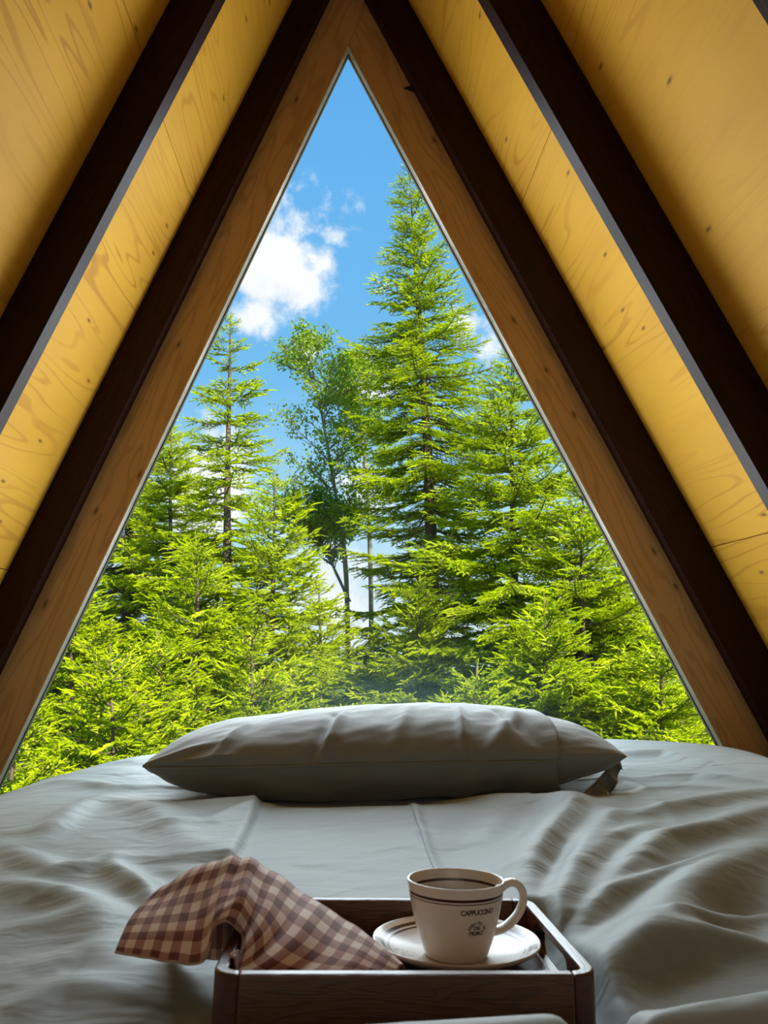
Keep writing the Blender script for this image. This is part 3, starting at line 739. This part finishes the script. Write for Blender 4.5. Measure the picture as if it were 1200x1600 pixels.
CZ = .0110
CM = TM @ Matrix.Translation((.0, .0, CZ))
cup = empty('coffee_cup', mat=CM, label='cream cappuccino cup with maroon bands and lettering standing on the saucer', cat='cup')
HC = .0632; KZ = .0632 / .0665
cp = [(.0001, .0005), (.024, .0), (.0275, .0), (.0285, .0015), (.0300, .005), (.0345, .018), (.0390, .034), (.0425, .050), (.0440, .060), (.0449, .0655), (.0447, HC), (.0437, .0667), (.0428, .0655), (.0415, .0597), (.0400, .050), (.0365, .034), (.0320, .018), (.027, .009), (.018, .0055), (.0001, .005)]
cprof = [(a, b * KZ) for a, b in smooth_prof([(p[0], .0665 if p[1] == HC else p[1]) for p in cp], 4)]
lathe('cup_body', cprof, mat_china('china_cup', [(.0553 * KZ, .0578 * KZ), (.0530 * KZ, .0540 * KZ)], 'z'), cup, closed=False)
def cup_r(z):
    for (r0, z0), (r1, z1) in zip(cprof[4:44], cprof[5:45]):
        if z0 <= z <= z1: return r0 + (r1 - r0) * (z - z0) / max(1e-9, z1 - z0)
    return .04
# handle
HA = radians(8)
hp = [(.0415, .0555), (.048, .0605), (.0565, .0615), (.0640, .0555), (.0655, .0455), (.0610, .0345), (.0530, .0260), (.0440, .0205), (.0345, .0185)]
hp = smooth_prof([(a, b * KZ) for a, b in hp], 5); V, Fc = [], []; nh = len(hp)
for i, (r, z) in enumerate(hp):
    a, b = hp[max(0, i - 1)], hp[min(nh - 1, i + 1)]; t = Vector((b[0] - a[0], b[1] - a[1])).normalized(); nn_ = Vector((-t.y, t.x)); w = .0058 + .0018 * abs(i / nh - .5) * 2
    for k in range(14):
        an = 2 * pi * k / 14; u = nn_ * (.0036 * sin(an)); wy = w * cos(an); rr, zz = r + u.x, z + u.y
        V.append((rr * cos(HA) - wy * sin(HA), rr * sin(HA) + wy * cos(HA), zz))
for i in range(nh - 1):
    for k in range(14): Fc.append((i * 14 + k, i * 14 + (k + 1) % 14, (i + 1) * 14 + (k + 1) % 14, (i + 1) * 14 + k))
Fc += [tuple(range(14)), tuple((nh - 1) * 14 + k for k in range(14))]
china = mat_plain('cream_china', CREAM, .18, .5, .25)
o = mesh_obj('handle', V, Fc, china, cup, True); fix_normals(o)
lathe('coffee', [(.0001, .0455), (.030, .0455), (.0389, .0457), (.0389, .0451), (.0001, .0448)], mat_plain('black_coffee', (.02, .006, .003, 1), .08, .5, .5), cup, closed=False)
cup.children[-1]['label'] = 'dark coffee'
# lettering on the cup
A0 = radians(-90 + 20.5)
def fc(x, y):
    z = y; r = cup_r(z) + .00022; a = A0 + x / .0405; return (r * cos(a), r * sin(a), z)
decal(cup, text_mesh('CAPPUCCINO', .0062, spacing=.90, bold=.00020), lambda x, y: fc(x * .88, y + .0440), 'lettering', INK)
decal(cup, text_mesh('________', .0022), lambda x, y: fc(x * 1.05, y + .0408), 'rule', INK)
decal(cup, text_mesh('DEL', .0042, bold=.00014), lambda x, y: fc(x, y + .0309), 'lettering', INK)
decal(cup, text_mesh('PRIMO', .0052, bold=.00018), lambda x, y: fc(x, y + .0264), 'lettering', INK)
arc_text(cup, 'SERVITO IN', .0038, .0088, 0, .0262, fc, .245)

# gingham cloth
def mat_gingham():
    m, nt, b, _ = material('gingham'); uv = nt.add('ShaderNodeUVMap').outputs[0]; s = nt.add('ShaderNodeSeparateXYZ', {0: uv})
    def stripe(v): return nt.math('LESS_THAN', nt.math('FRACT', nt.math('DIVIDE', v, .0152)), .5)
    f = nt.math('MULTIPLY', nt.math('ADD', stripe(s.outputs[0]), stripe(s.outputs[1])), .5)
    th = nt.noise(nt.map(uv, (1500, 1500, 1)), 1.0, 2)
    fx = nt.noise(nt.map(uv, (60, 2600, 1)), 1.0, 2); 
    col = nt.ramp(f, [(0, (.82, .68, .60, 1)), (.4, (.82, .68, .60, 1)), (.41, (.42, .23, .195, 1)), (.6, (.42, .23, .195, 1)), (.61, (.135, .032, .026, 1))], 'CONSTANT')
    col = nt.mix(nt.math('MULTIPLY', th, .25), col, (.30, .2, .16, 1))
    bump = nt.add('ShaderNodeBump', {'Height': nt.math('ADD', th, fx), 'Strength': .35, 'Distance': .0006}).outputs[0]
    setb(nt, b, color=col, rough=.85, spec=.2, normal=bump, sheen=.3); return m
C = [
 [(180,1488,.700),(190,1462,.715),(203,1437,.735),(222,1415,.758),(250,1390,.785),(262,1398,.83),(262,1480,.80)],
 [(222,1496,.685),(233,1462,.700),(245,1430,.725),(262,1400,.755),(285,1366,.785),(290,1380,.84),(290,1495,.78)],
 [(270,1502,.675),(280,1463,.690),(290,1425,.715),(303,1386,.748),(322,1350,.780),(325,1365,.85),(325,1500,.76)],
 [(318,1500,.665),(322,1455,.683),(331,1412,.710),(342,1374,.742),(355,1342,.778),(355,1358,.84),(350,1500,.745)],
 [(334,1450,.680),(344,1424,.690),(353,1398,.712),(363,1368,.742),(376,1340,.778),(376,1358,.86),(372,1500,.74)],
 [(358,1441,.695),(370,1418,.700),(379,1395,.718),(388,1367,.748),(398,1345,.785),(398,1362,.86),(395,1490,.74)],
 [(378,1462,.700),(391,1436,.700),(402,1408,.716),(412,1380,.748),(424,1360,.792),(424,1376,.86),(415,1480,.745)],
 [(375,1495,.665),(404,1465,.675),(428,1432,.702),(444,1402,.742),(458,1384,.795),(458,1400,.85),(440,1450,0.785)],
 [(360,1528,.645),(412,1500,.655),(455,1463,.685),(480,1430,.730),(496,1411,.785),(500,1426,.82),(480,1462,0.780)],
 [(425,1540,.640),(466,1520,.650),(506,1490,.673),(528,1462,.705),(545,1440,.745),(556,1455,.77),(548,1476,0.750)],
 [(520,1542,.640),(548,1526,.645),(566,1508,.655),(580,1490,.675),(590,1476,.700),(600,1492,.715),(600,1500,0.710)],
 [(590,1540,.640),(603,1532,.643),(614,1524,.648),(622,1516,.655),(630,1508,.662),(634,1520,.668),(634,1526,0.667)],
]
CP = np.array([[tuple(at(*p)) for p in row] for row in C])       # 12 x 6 x 3
def cr(P, t):
    n = P.shape[0]; i = min(int(t), n - 2); f = t - i; p0, p1, p2, p3 = P[max(i - 1, 0)], P[i], P[i + 1], P[min(i + 2, n - 1)]
    return .5 * (2 * p1 + (p2 - p0) * f + (2 * p0 - 5 * p1 + 4 * p2 - p3) * f * f + (3 * p1 - p0 - 3 * p2 + p3) * f ** 3)
NU, NV = 132, 72; V, UV, Fc = [], [], []
ucum = [0]
for i in range(11): ucum.append(ucum[-1] + float(np.linalg.norm(CP[i + 1, 2] - CP[i, 2])))
ucum = np.array(ucum)[:, None]
TMi = TM.inverted()
for i in range(NU + 1):
    u = i / NU * 11; rowp = cr(CP, u); uu = float(cr(ucum, u)[0])
    for j in range(NV + 1):
        v = j / NV * 6; p = Vector(cr(rowp, v))
        amp = .0016 * (1 - abs(u - 5.5) / 8)
        p += Vector((.2, -.6, .7)) * (.0028 * mnoise.noise(Vector((u * .9, v * .55, 1.7))) + .0016 * mnoise.noise(Vector((u * 2.3, v * .9, 4.7))))
        # folds running up to the gathered peak
        p += Vector((.1, -.8, .5)) * (.0046 * sin(u * 3.9 + v * .35) * sm(0, .5, v) * (1 - sm(8, 10.5, u)) * (.35 + .65 * float(sm(2.2, 4, u))))
        ql = TMi @ p                                     # stay clear of the tray it lies in
        if ql.x > TX0 + TW + .002 and ql.y < TY0 + TW + .0035: ql.y = TY0 + TW + .0035
        if ql.x > TX0 + TW and ql.z < .002: ql.z = .002
        if TX0 - .003 < ql.x < TX0 + TW + .003 and TY0 - .003 < ql.y < TY1 and ql.z < ZT + .002: ql.z = ZT + .002
        p = TM @ ql
        if ql.x < TX0 - .003:
            p.z = max(p.z, duvet_z(p.x, p.y) + H + .003)
        V.append(tuple(p)); UV.append((uu * .86, v * .0195))
for i in range(NU):
    for j in range(NV): Fc.append((i * (NV + 1) + j, (i + 1) * (NV + 1) + j, (i + 1) * (NV + 1) + j + 1, i * (NV + 1) + j + 1))
cloth = mesh_obj('tea_towel', V, Fc, mat_gingham(), None, True, UV)
s_ = cloth.modifiers.new('thickness', 'SOLIDIFY'); s_.thickness = .0012; s_.offset = 0
tag(cloth, 'rust and cream gingham tea towel draped over the tray edge', 'cloth')
hem = [Vector(V[i * (NV + 1)]) for i in range(NU + 1)]
seam_tube('hem', hem, .0011, mat_plain('pale_hem', (.42, .30, .24, 1), .9), cloth)

# ================================================================= OUTSIDE
GZ = -1.62
# ground of the clearing
gn = 60; V, Fc = [], []
for j in range(gn + 1):
    for i in range(gn + 1):
        x, y = -45 + 90 * i / gn, -25 + 90 * j / gn
        V.append((x, y, GZ + (.25 * mnoise.noise(Vector((x * .2, y * .2, 0))) - .1 if y > 3.5 else -.02) ))
for j in range(gn):
    for i in range(gn): a = j * (gn + 1) + i; Fc.append((a, a + 1, a + gn + 2, a + gn + 1))
m, nt, b, _ = material('forest_floor'); co = nt.add('ShaderNodeTexCoord').outputs['Object']
setb(nt, b, color=nt.mix(nt.noise(co, 1.3, 8, .7), (.05, .085, .012, 1), (.16, .22, .03, 1)), rough=.95, normal=nt.add('ShaderNodeBump', {'Height': nt.noise(co, 8.0, 6, .7), 'Strength': 1.0, 'Distance': .1}).outputs[0])
tag(mesh_obj('ground', V, Fc, m, None, True), 'mossy forest ground below the trees', None, 'structure')

# ---- spruce branches: a few meshes, shared by all spruces
class Buf:
    def __init__(s): s.v = []; s.f = []; s.m = []
    def tube(s, p, q, r0, r1, mi, k=3):
        d = (q - p)
        if d.length < 1e-6: return
        d = d.normalized(); a = d.orthogonal().normalized(); b = d.cross(a); n = len(s.v)
        for c, r in ((p, r0), (q, r1)):
            for i in range(k): an = 2 * pi * i / k; s.v.append(c + a * (r * cos(an)) + b * (r * sin(an)))
        for i in range(k): s.f.append((n + i, n + (i + 1) % k, n + k + (i + 1) % k, n + k + i)); s.m.append(mi)
    def shoot(s, p, d, L, mi, rnd, nl=.015, dens=1.0):
        """a plump bottle-brush shoot, bending a little along its length"""
        nl *= .92; d = d.normalized(); bend = Vector((rnd.uniform(-.35, .35), rnd.uniform(-.35, .35), rnd.uniform(-.55, .25)))
        d1 = (d + bend).normalized(); mid = p + d * (L * .5)
        s.tube(p, mid, .0058, .0060, mi, 3); s.tube(mid, mid + d1 * (L * .5), .0060, .0030, mi, 3)
        n = max(9, int(L / .0027 * dens)); w = .0036
        for i in range(n):
            t = (i + .5) / n; dd = d if t < .5 else d1; a = dd.orthogonal().normalized(); b = dd.cross(a)
            an = i * 2.4 + rnd.random(); r = a * cos(an) + b * sin(an)
            base = p + d * (L * t) if t < .5 else mid + d1 * (L * (t - .5))
            tip = base + (dd * (.45 + .8 * t * t) + r * (1.05 - .5 * t * t)).normalized() * nl * (1.05 - .25 * t)
            sd = dd.cross(r) * w; k = len(s.v); s.v += [base - sd, base + sd, tip]; s.f.append((k, k + 1, k + 2)); s.m.append(mi)
def branch_mesh(L, seed, dead=False, dark=False, dens=1.0):
    rnd = random.Random(seed); B = Buf(); n = max(5, int(L / .09)); ax = []
    wv = rnd.uniform(0, 6)
    for i in range(n + 1):
        s = L * i / n; t = i / n
        ax.append(Vector((s, .03 * L * sin(wv + t * 4), -.09 * L * sin(t * pi * .8) + .09 * L * t * t)))
    def axp(s): t = min(max(s / L, 0), .9999) * n; i = int(t); return ax[i].lerp(ax[i + 1], t - i)
    for i in range(n): B.tube(ax[i], ax[i + 1], .0045 + .010 * L * (1 - i / n), .0045 + .010 * L * (1 - (i + 1) / n), 0, 4)
    s = L * .10 + .02; side = 1; sp = .064
    while s < L - .03:
        for side in (1, -1):
            if rnd.random() < .08: continue
            base = axp(s + rnd.uniform(-.015, .015)); rem = L - s
            tl = min(.42, .10 + .50 * rem) * rnd.uniform(.65, 1.1) * min(1, .45 + s / L * 1.4)
            ang = radians(rnd.uniform(48, 66)); d = Vector((cos(ang), side * sin(ang), rnd.uniform(-.22, .16))).normalized()
            if dead: d.z -= rnd.uniform(0, .5); tl *= .8
            seg = max(2, int(tl / .06)); p = base.copy(); dd = d.copy(); path = [p.copy()]
            for k in range(seg):
                dd = (dd + Vector((.08, 0, -.035 if not dead else -.12)) + Vector((rnd.uniform(-.08, .08), rnd.uniform(-.08, .08), rnd.uniform(-.08, .08)))).normalized(); p = p + dd * (tl / seg); path.append(p.copy())
            for k in range(seg): B.tube(path[k], path[k + 1], .0032, .0026, 0, 3)
            if dead:
                for k in range(seg):
                    for sd2 in (1, -1):
                        q = path[k + 1]; d2 = (dd + Vector((0, sd2 * rnd.uniform(.6, 1.2), rnd.uniform(-.9, .1)))).normalized(); B.tube(q, q + d2 * rnd.uniform(.05, .14), .0022, .0008, 0, 3)
                continue
            # shoots on the twig
            m_ = max(1, int(tl / .050))
            for k in range(m_):
                u = (k + .5) / m_; kk = min(int(u * seg), seg - 1); q = path[kk].lerp(path[kk + 1], u * seg - kk)
                outer = (s / L) > .55 or u > .5
                for sd2 in (1, -1):
                    if rnd.random() < .12: continue
                    d2 = (dd * 1.0 + dd.cross(Vector((0, 0, 1))) * sd2 * rnd.uniform(.7, 1.15) + Vector((0, 0, rnd.uniform(-.08, .65)))).normalized()
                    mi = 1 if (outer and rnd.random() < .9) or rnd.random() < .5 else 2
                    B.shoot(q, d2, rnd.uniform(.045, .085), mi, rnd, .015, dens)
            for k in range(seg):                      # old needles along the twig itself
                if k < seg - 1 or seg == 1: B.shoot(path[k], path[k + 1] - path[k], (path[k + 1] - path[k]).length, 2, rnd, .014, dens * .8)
            B.shoot(path[-1], dd + Vector((0, 0, .1)), rnd.uniform(.07, .11), 1, rnd, .016, dens)
        s += sp * rnd.uniform(.85, 1.2)
    if not dead:
        for i in range(int(n * .3), n): B.shoot(ax[i], ax[i + 1] - ax[i], (ax[i + 1] - ax[i]).length, 2, rnd, .015, dens)
        B.shoot(ax[-1], Vector((1, 0, .15)), .11, 1, rnd, .017, dens)
        for sd2 in (1, -1): B.shoot(ax[-1], Vector((1, sd2 * .8, .1)), .08, 1, rnd, .016, dens)
    me = bpy.data.meshes.new('branch'); me.from_pydata([tuple(v) for v in B.v], [], B.f)
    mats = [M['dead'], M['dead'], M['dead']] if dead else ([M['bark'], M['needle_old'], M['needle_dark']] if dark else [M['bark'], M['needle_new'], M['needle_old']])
    for mm in mats: me.materials.append(mm)
    me.polygons.foreach_set('material_index', B.m); me.update(); return me
CLS = [.28, .55, .95, 1.45]
BR = {c: [branch_mesh(c, 100 + i * 10 + k) for k in range(3 if c < 1.2 else 2)] for i, c in enumerate(CLS)}
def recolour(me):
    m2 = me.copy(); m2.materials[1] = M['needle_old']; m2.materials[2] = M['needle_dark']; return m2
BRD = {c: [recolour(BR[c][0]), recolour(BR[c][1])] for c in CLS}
DEADM = {c: [branch_mesh(c, 300 + i, dead=True)] for i, c in enumerate(CLS)}
print('branch tris', {c: [len(m.polygons) for m in BR[c]] for c in CLS})

def trunk_mesh(name, pts, rad, mat, parent, k=10):
    V, Fc = [], []; n = len(pts)
    for i, p in enumerate(pts):
        for j in range(k): a = 2 * pi * j / k; r = rad[i] * (1 + .08 * sin(j * 3 + i)); V.append((p[0] + r * cos(a), p[1] + r * sin(a), p[2]))
    for i in range(n - 1):
        for j in range(k): Fc.append((i * k + j, i * k + (j + 1) % k, (i + 1) * k + (j + 1) % k, (i + 1) * k + j))
    Fc += [tuple(range(k - 1, -1, -1)), tuple((n - 1) * k + j for j in range(k))]
    return mesh_obj(name, V, Fc, mat, parent, True)

def spruce(ptop, pbase, Yd, label, k=.4, Lmax=1.8, L0=.12, wh=.30, per=5, seed=1, dark=False, dead_below=None, dead_frac=0, trunk_r=None, nmax=290, bare=None, group=None, prof=None, name='spruce_tree', minz=None, up=.62):
    """ptop = pixel of the leader's tip, pbase = pixel column of the trunk at the height of the window foot, Yd = distance"""
    rnd = random.Random(seed)
    T = at(ptop[0], ptop[1], Yd); Bs = at(pbase, 1150, Yd)
    low_ = GZ + .05
    sl = (T.x - Bs.x) / (T.z - Bs.z); bx = T.x + (low_ - T.z) * sl
    root = empty(name, (bx, Yd, low_), label, 'tree', None, group)
    Ht = T.z - low_
    n = 14; pts, rad = [], []
    r0 = trunk_r or (.010 + .0115 * Ht)
    for i in range(n + 1):
        t = i / n; pts.append((sl * Ht * t + .03 * sin(t * 5 + seed) * (1 - t) * t * 4, .02 * sin(t * 7 + seed) * (1 - t), Ht * t)); rad.append(r0 * (1 - t) ** .85 + .004)
    trunk_mesh('trunk', pts, rad, M['bark'], root)
    h = Ht - .18; cnt = 0; az = rnd.uniform(0, 6)
    # leader: small upright shoots at the tip
    Bf = Buf(); tip = Vector((sl * Ht, 0, Ht))
    Bf.shoot(tip - Vector((sl * .25, 0, .25)), Vector((sl, 0, 1)), .30, 1, rnd, .017)
    for q in range(5):
        a = q * 1.256; Bf.shoot(tip - Vector((0, 0, .06 + .02 * q)), Vector((cos(a) * .8, sin(a) * .8, .8)), .09, 1, rnd, .016)
    me_ = bpy.data.meshes.new('leader'); me_.from_pydata([tuple(v) for v in Bf.v], [], Bf.f)
    for mm in (M['bark'], M['needle_new'] if not dark else M['needle_old'], M['needle_old']): me_.materials.append(mm)
    me_.polygons.foreach_set('material_index', Bf.m); link(bpy.data.objects.new('leader', me_), root)
    while h > (minz if minz is not None else .25) and cnt < nmax:
        d = Ht - h; L = prof(d) if prof else min(Lmax, L0 + k * d)
        npb = per if d > .8 else max(3, per - 1)
        az += rnd.uniform(.3, 1.2)
        for b in range(npb):
            if cnt >= nmax: break
            a = az + 2 * pi * b / npb + rnd.uniform(-.25, .25); l = L * rnd.uniform(.58, 1.22)
            isdead = (dead_below is not None and d > dead_below and rnd.random() < dead_frac)
            c = min(CLS, key=lambda q: abs(math.log(q / l))); src = DEADM[c] if isdead else (BRD[c] if dark else BR[c])
            sc_ = l / c
            tl = max(0.0, 1 - d / 3.0) * up - .05 - .08 * min(1, d / 5) + rnd.uniform(-.10, .10)   # rising near the top, drooping below
            o = bpy.data.objects.new('branch' if not isdead else 'dead_branch', rnd.choice(src)); COL.objects.link(o); o.parent = root
            t = h / Ht; o.location = (sl * h + .03 * sin(t * 5 + seed) * (1 - t) * t * 4, .02 * sin(t * 7 + seed) * (1 - t), h + rnd.uniform(-.06, .06))
            o.rotation_euler = (rnd.uniform(-.3, .3), -tl, a); o.scale = (sc_, sc_ * rnd.uniform(.85, 1.1) * (1 if rnd.random() < .5 else -1), sc_); cnt += 1
        # a few small branches between the whorls
        h2 = h - wh * rnd.uniform(.35, .6)
        for b in range(2 if d > .5 else 1):
            if cnt >= nmax: break
            l = L * rnd.uniform(.35, .7); c = min(CLS, key=lambda q: abs(math.log(q / max(l, .1)))); sc_ = l / c
            o = bpy.data.objects.new('branch', rnd.choice(BRD[c] if dark else BR[c])); COL.objects.link(o); o.parent = root
            t = h2 / Ht; o.location = (sl * h2 + .03 * sin(t * 5 + seed) * (1 - t) * t * 4, .02 * sin(t * 7 + seed) * (1 - t), h2); o.rotation_euler = (0, -rnd.uniform(-.3, .2), rnd.uniform(0, 6.28)); o.scale = (sc_, sc_, sc_); cnt += 1
        h -= wh * rnd.uniform(.85, 1.15) * (1 if d > 1 else .75)
    return root

spruce((640, 268), 690, 10.0, 'tallest spruce, its tip standing highest against the blue sky', prof=lambda d: .12 + .24 * d if d < 2 else min(1.22, .60 + .42 * (d - 2)), wh=.23, per=6, seed=11)
spruce((800, 548), 800, 8.6, 'bright spruce close beside the tallest one, on its window-edge side', k=.50, Lmax=1.6, wh=.23, per=6, seed=12)
spruce((912, 735), 912, 7.6, 'bushy bright spruce whose boughs reach the foot of the pine board at right', k=.52, Lmax=1.45, wh=.21, per=6, seed=13)
spruce((360, 488), 357, 9.0, 'slender sparse spruce with a bare-looking thin top at left of the birch', seed=14, wh=.27, per=5,
       prof=lambda d: min(.70, .10 + .26 * d) if d < 2.4 else min(1.2, .62 + .35 * (d - 2.4)), up=.45)
spruce((428, 742), 427, 8.2, 'middling spruce between the slender one and the birch', k=.42, Lmax=1.15, wh=.22, per=5, seed=15)
spruce((306, 838), 306, 7.4, 'young spruce just left of the slender one', k=.46, Lmax=1.1, wh=.21, per=5, seed=16)
spruce((172, 1006), 172, 6.0, 'small spruce with a thin visible stem, low at the left', k=.52, Lmax=.85, wh=.20, per=5, seed=17)
spruce((205, 540), 190, 12.0, 'big old spruce at far left with grey dead boughs inside', k=.5, Lmax=2.1, wh=.26, per=7, seed=18, dead_below=1.5, dead_frac=.2)
spruce((268, 668), 262, 10.4, 'full yellow-green spruce between the old spruce and the slender sparse one', k=.40, Lmax=1.4, wh=.23, per=6, seed=37, dead_below=2.0, dead_frac=.12)
spruce((38, 1085), 30, 5.2, 'small bright spruce in the lower left corner of the window', k=.55, Lmax=.8, wh=.19, per=5, seed=19)
spruce((745, 1040), 742, 5.8, 'little bright spruce whose tip shows just above the pillow at right', k=.52, Lmax=.7, wh=.19, per=5, seed=20)
spruce((1035, 965), 1035, 6.4, 'young spruce at the lower right, nearest the pine board', k=.52, Lmax=1.0, wh=.20, per=5, seed=21)
spruce((248, 985), 246, 6.6, 'small leafy spruce between the thin-stemmed one and the young spruce', k=.5, Lmax=.9, wh=.20, per=5, seed=22)
spruce((498, 905), 498, 9.2, 'young spruce in front of the foot of the birch', k=.46, Lmax=1.0, wh=.22, per=5, seed=23)
spruce((395, 975), 395, 6.9, 'young bright spruce in front of the slender one, low behind the pillow', k=.5, Lmax=1.0, wh=.20, per=5, seed=31)
spruce((118, 880), 112, 8.8, 'bright spruce standing before the old one at far left', k=.45, Lmax=1.2, wh=.21, per=6, seed=32)
spruce((655, 900), 655, 8.4, 'bright young spruce before the trunk of the tallest one', k=.40, Lmax=.9, wh=.21, per=5, seed=33)
spruce((850, 930), 850, 6.8, 'bright young spruce before the bushy one, above the right pillow end', k=.5, Lmax=1.1, wh=.19, per=6, seed=34)
spruce((965, 860), 965, 8.2, 'bright spruce filling the gap beside the bushy one at right', k=.48, Lmax=1.2, wh=.21, per=6, seed=35)
spruce((590, 985), 590, 9.8, 'low dark spruce behind the middle of the pillow', k=.45, Lmax=1.1, wh=.24, per=5, seed=24, dark=True)
_t = bpy.data.objects['spruce_tree']            # one long bough reaching out to the left below the tip of the tallest spruce
for hz, az_, L_, rz in ((552, 3.25, 1.22, -.10), (600, 3.0, 1.0, -.05), (500, .1, .62, -.35)):
    q = at(672, hz, 10.0); o = bpy.data.objects.new('branch', BR[1.45][0] if L_ > 1 else BR[.95][1]); COL.objects.link(o); o.parent = _t
    o.location = (q.x - _t.location.x, 0, q.z - _t.location.z); o.rotation_euler = (0, rz, az_); sc_ = L_ / (1.45 if L_ > 1 else .95); o.scale = (sc_, sc_ * .7, sc_)
# the darker edge of the forest beyond
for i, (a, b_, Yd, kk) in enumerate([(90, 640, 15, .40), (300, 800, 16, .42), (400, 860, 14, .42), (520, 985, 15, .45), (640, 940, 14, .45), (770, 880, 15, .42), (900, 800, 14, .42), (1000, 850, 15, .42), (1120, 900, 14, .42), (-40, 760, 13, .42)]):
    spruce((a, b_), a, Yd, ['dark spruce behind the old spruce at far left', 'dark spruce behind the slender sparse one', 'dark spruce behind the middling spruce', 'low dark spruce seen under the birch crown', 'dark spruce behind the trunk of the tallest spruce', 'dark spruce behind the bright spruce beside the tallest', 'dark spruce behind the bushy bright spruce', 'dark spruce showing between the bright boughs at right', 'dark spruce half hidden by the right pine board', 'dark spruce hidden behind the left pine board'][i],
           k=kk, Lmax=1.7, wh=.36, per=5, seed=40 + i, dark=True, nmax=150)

# ---- birches
def birch(stems, Yd, label, seed, nleaf, spread):
    rnd = random.Random(seed); base = at(stems[0][0][0], 1150, Yd); root = empty('birch_tree', (base.x, Yd, GZ + .05), label, 'tree')
    O = root.location; tw = Buf(); lv = Buf(); tips = []
    def limb(p, d, L, r, lvl):
        seg = max(3, int(L / .15)); q = p.copy(); dd = d.copy(); pts = [q.copy()]
        for k in range(seg):
            dd = (dd + Vector((rnd.uniform(-.13, .13), rnd.uniform(-.13, .13), rnd.uniform(-.04, .10)))).normalized(); q = q + dd * (L / seg); pts.append(q.copy())
            if lvl < 2 and k >= 1:
                for _ in range(2):
                    a = rnd.uniform(0, 6.28); side = Vector((cos(a), sin(a), rnd.uniform(.1, .8))).normalized(); limb(q, (dd * .7 + side).normalized(), L * rnd.uniform(.25, .5), r * .5, lvl + 1)
            if lvl >= 1: tips.append((q.copy(), dd.copy()))
        for k in range(seg): tw.tube(pts[k], pts[k + 1], r * (1 - k / seg) + .002, r * (1 - (k + 1) / seg) + .002, 0, 4 if lvl == 0 else 3)
    for pxs in stems:
        P = [at(a, b_, Yd + dy) - O for a, b_, dy in pxs]; n = 24; pts = []; A = np.array([tuple(p) for p in P])
        for i in range(n + 1): pts.append(Vector(cr(A, i / n * (len(P) - 1))))
        r0 = pxs_r[len(pts) and 0] if False else .040 * (1 if len(pxs) > 3 else .6)
        trunk_mesh('stem', [tuple(p) for p in pts], [r0 * (1 - i / n) ** .8 + .006 for i in range(n + 1)], M['bark_pale'], root, 8)
        for i in range(int(n * .44), n + 1):
            for _ in range(2 if i < n * .6 else 3):
                a = rnd.uniform(0, 6.28); up = rnd.uniform(.5, 1.3); d = Vector((cos(a), sin(a), up)).normalized(); limb(pts[i], d, spread * rnd.uniform(.5, 1.0) * (.18 + .80 * sin(pi * (i / n - .30) / .74)), .011, 0)
    me_ = bpy.data.meshes.new('twigs'); me_.from_pydata([tuple(v) for v in tw.v], [], tw.f); me_.materials.append(M['dead']); t_ = link(bpy.data.objects.new('twigs', me_), root); t_['kind'] = 'stuff'
    for _ in range(nleaf):
        p, d = rnd.choice(tips); p = p + Vector((rnd.gauss(0, .06), rnd.gauss(0, .06), rnd.gauss(-.02, .05)))
        a = rnd.uniform(0, 6.28); u = Vector((cos(a), sin(a), rnd.uniform(-1.2, .1))).normalized(); w = u.cross(Vector((rnd.uniform(-1, 1), rnd.uniform(-1, 1), rnd.uniform(-1, 1))).normalized()).normalized(); s = rnd.uniform(.028, .044)
        nr_ = u.cross(w) * s * .15; k = len(lv.v)
        lv.v += [p, p + u * s * .55 + w * s * .5 + nr_, p + u * s * 1.5, p + u * s * .55 - w * s * .5 + nr_]; lv.f += [(k, k + 1, k + 2), (k, k + 2, k + 3)]
    me_ = bpy.data.meshes.new('leaves'); me_.from_pydata([tuple(v) for v in lv.v], [], lv.f); me_.materials.append(M['birch_leaf']); t_ = link(bpy.data.objects.new('leaves', me_), root); t_['kind'] = 'stuff'
    return root
birch([[(545, 1150, 0), (541, 905, 0), (527, 790, 0), (505, 660, .1), (482, 545, .2)], [(546, 940, 0), (518, 880, .1), (497, 840, .2)]], 11.5, 'light airy birch left of the tallest spruce, with a leaning second stem', 61, 14000, 1.12)
birch([[(582, 1150, 0), (579, 900, 0), (574, 760, 0), (560, 640, .1), (548, 580, .2)]], 12.2, 'thin birch just behind the airy one, its straight stem closer to the tallest spruce', 62, 8000, .85)
birch([[(985, 1150, 0), (975, 950, 0), (960, 800, 0), (940, 660, .1), (925, 600, .2)]], 11.0, 'birch half hidden behind the bushy spruce at right', 63, 8000, 1.0)
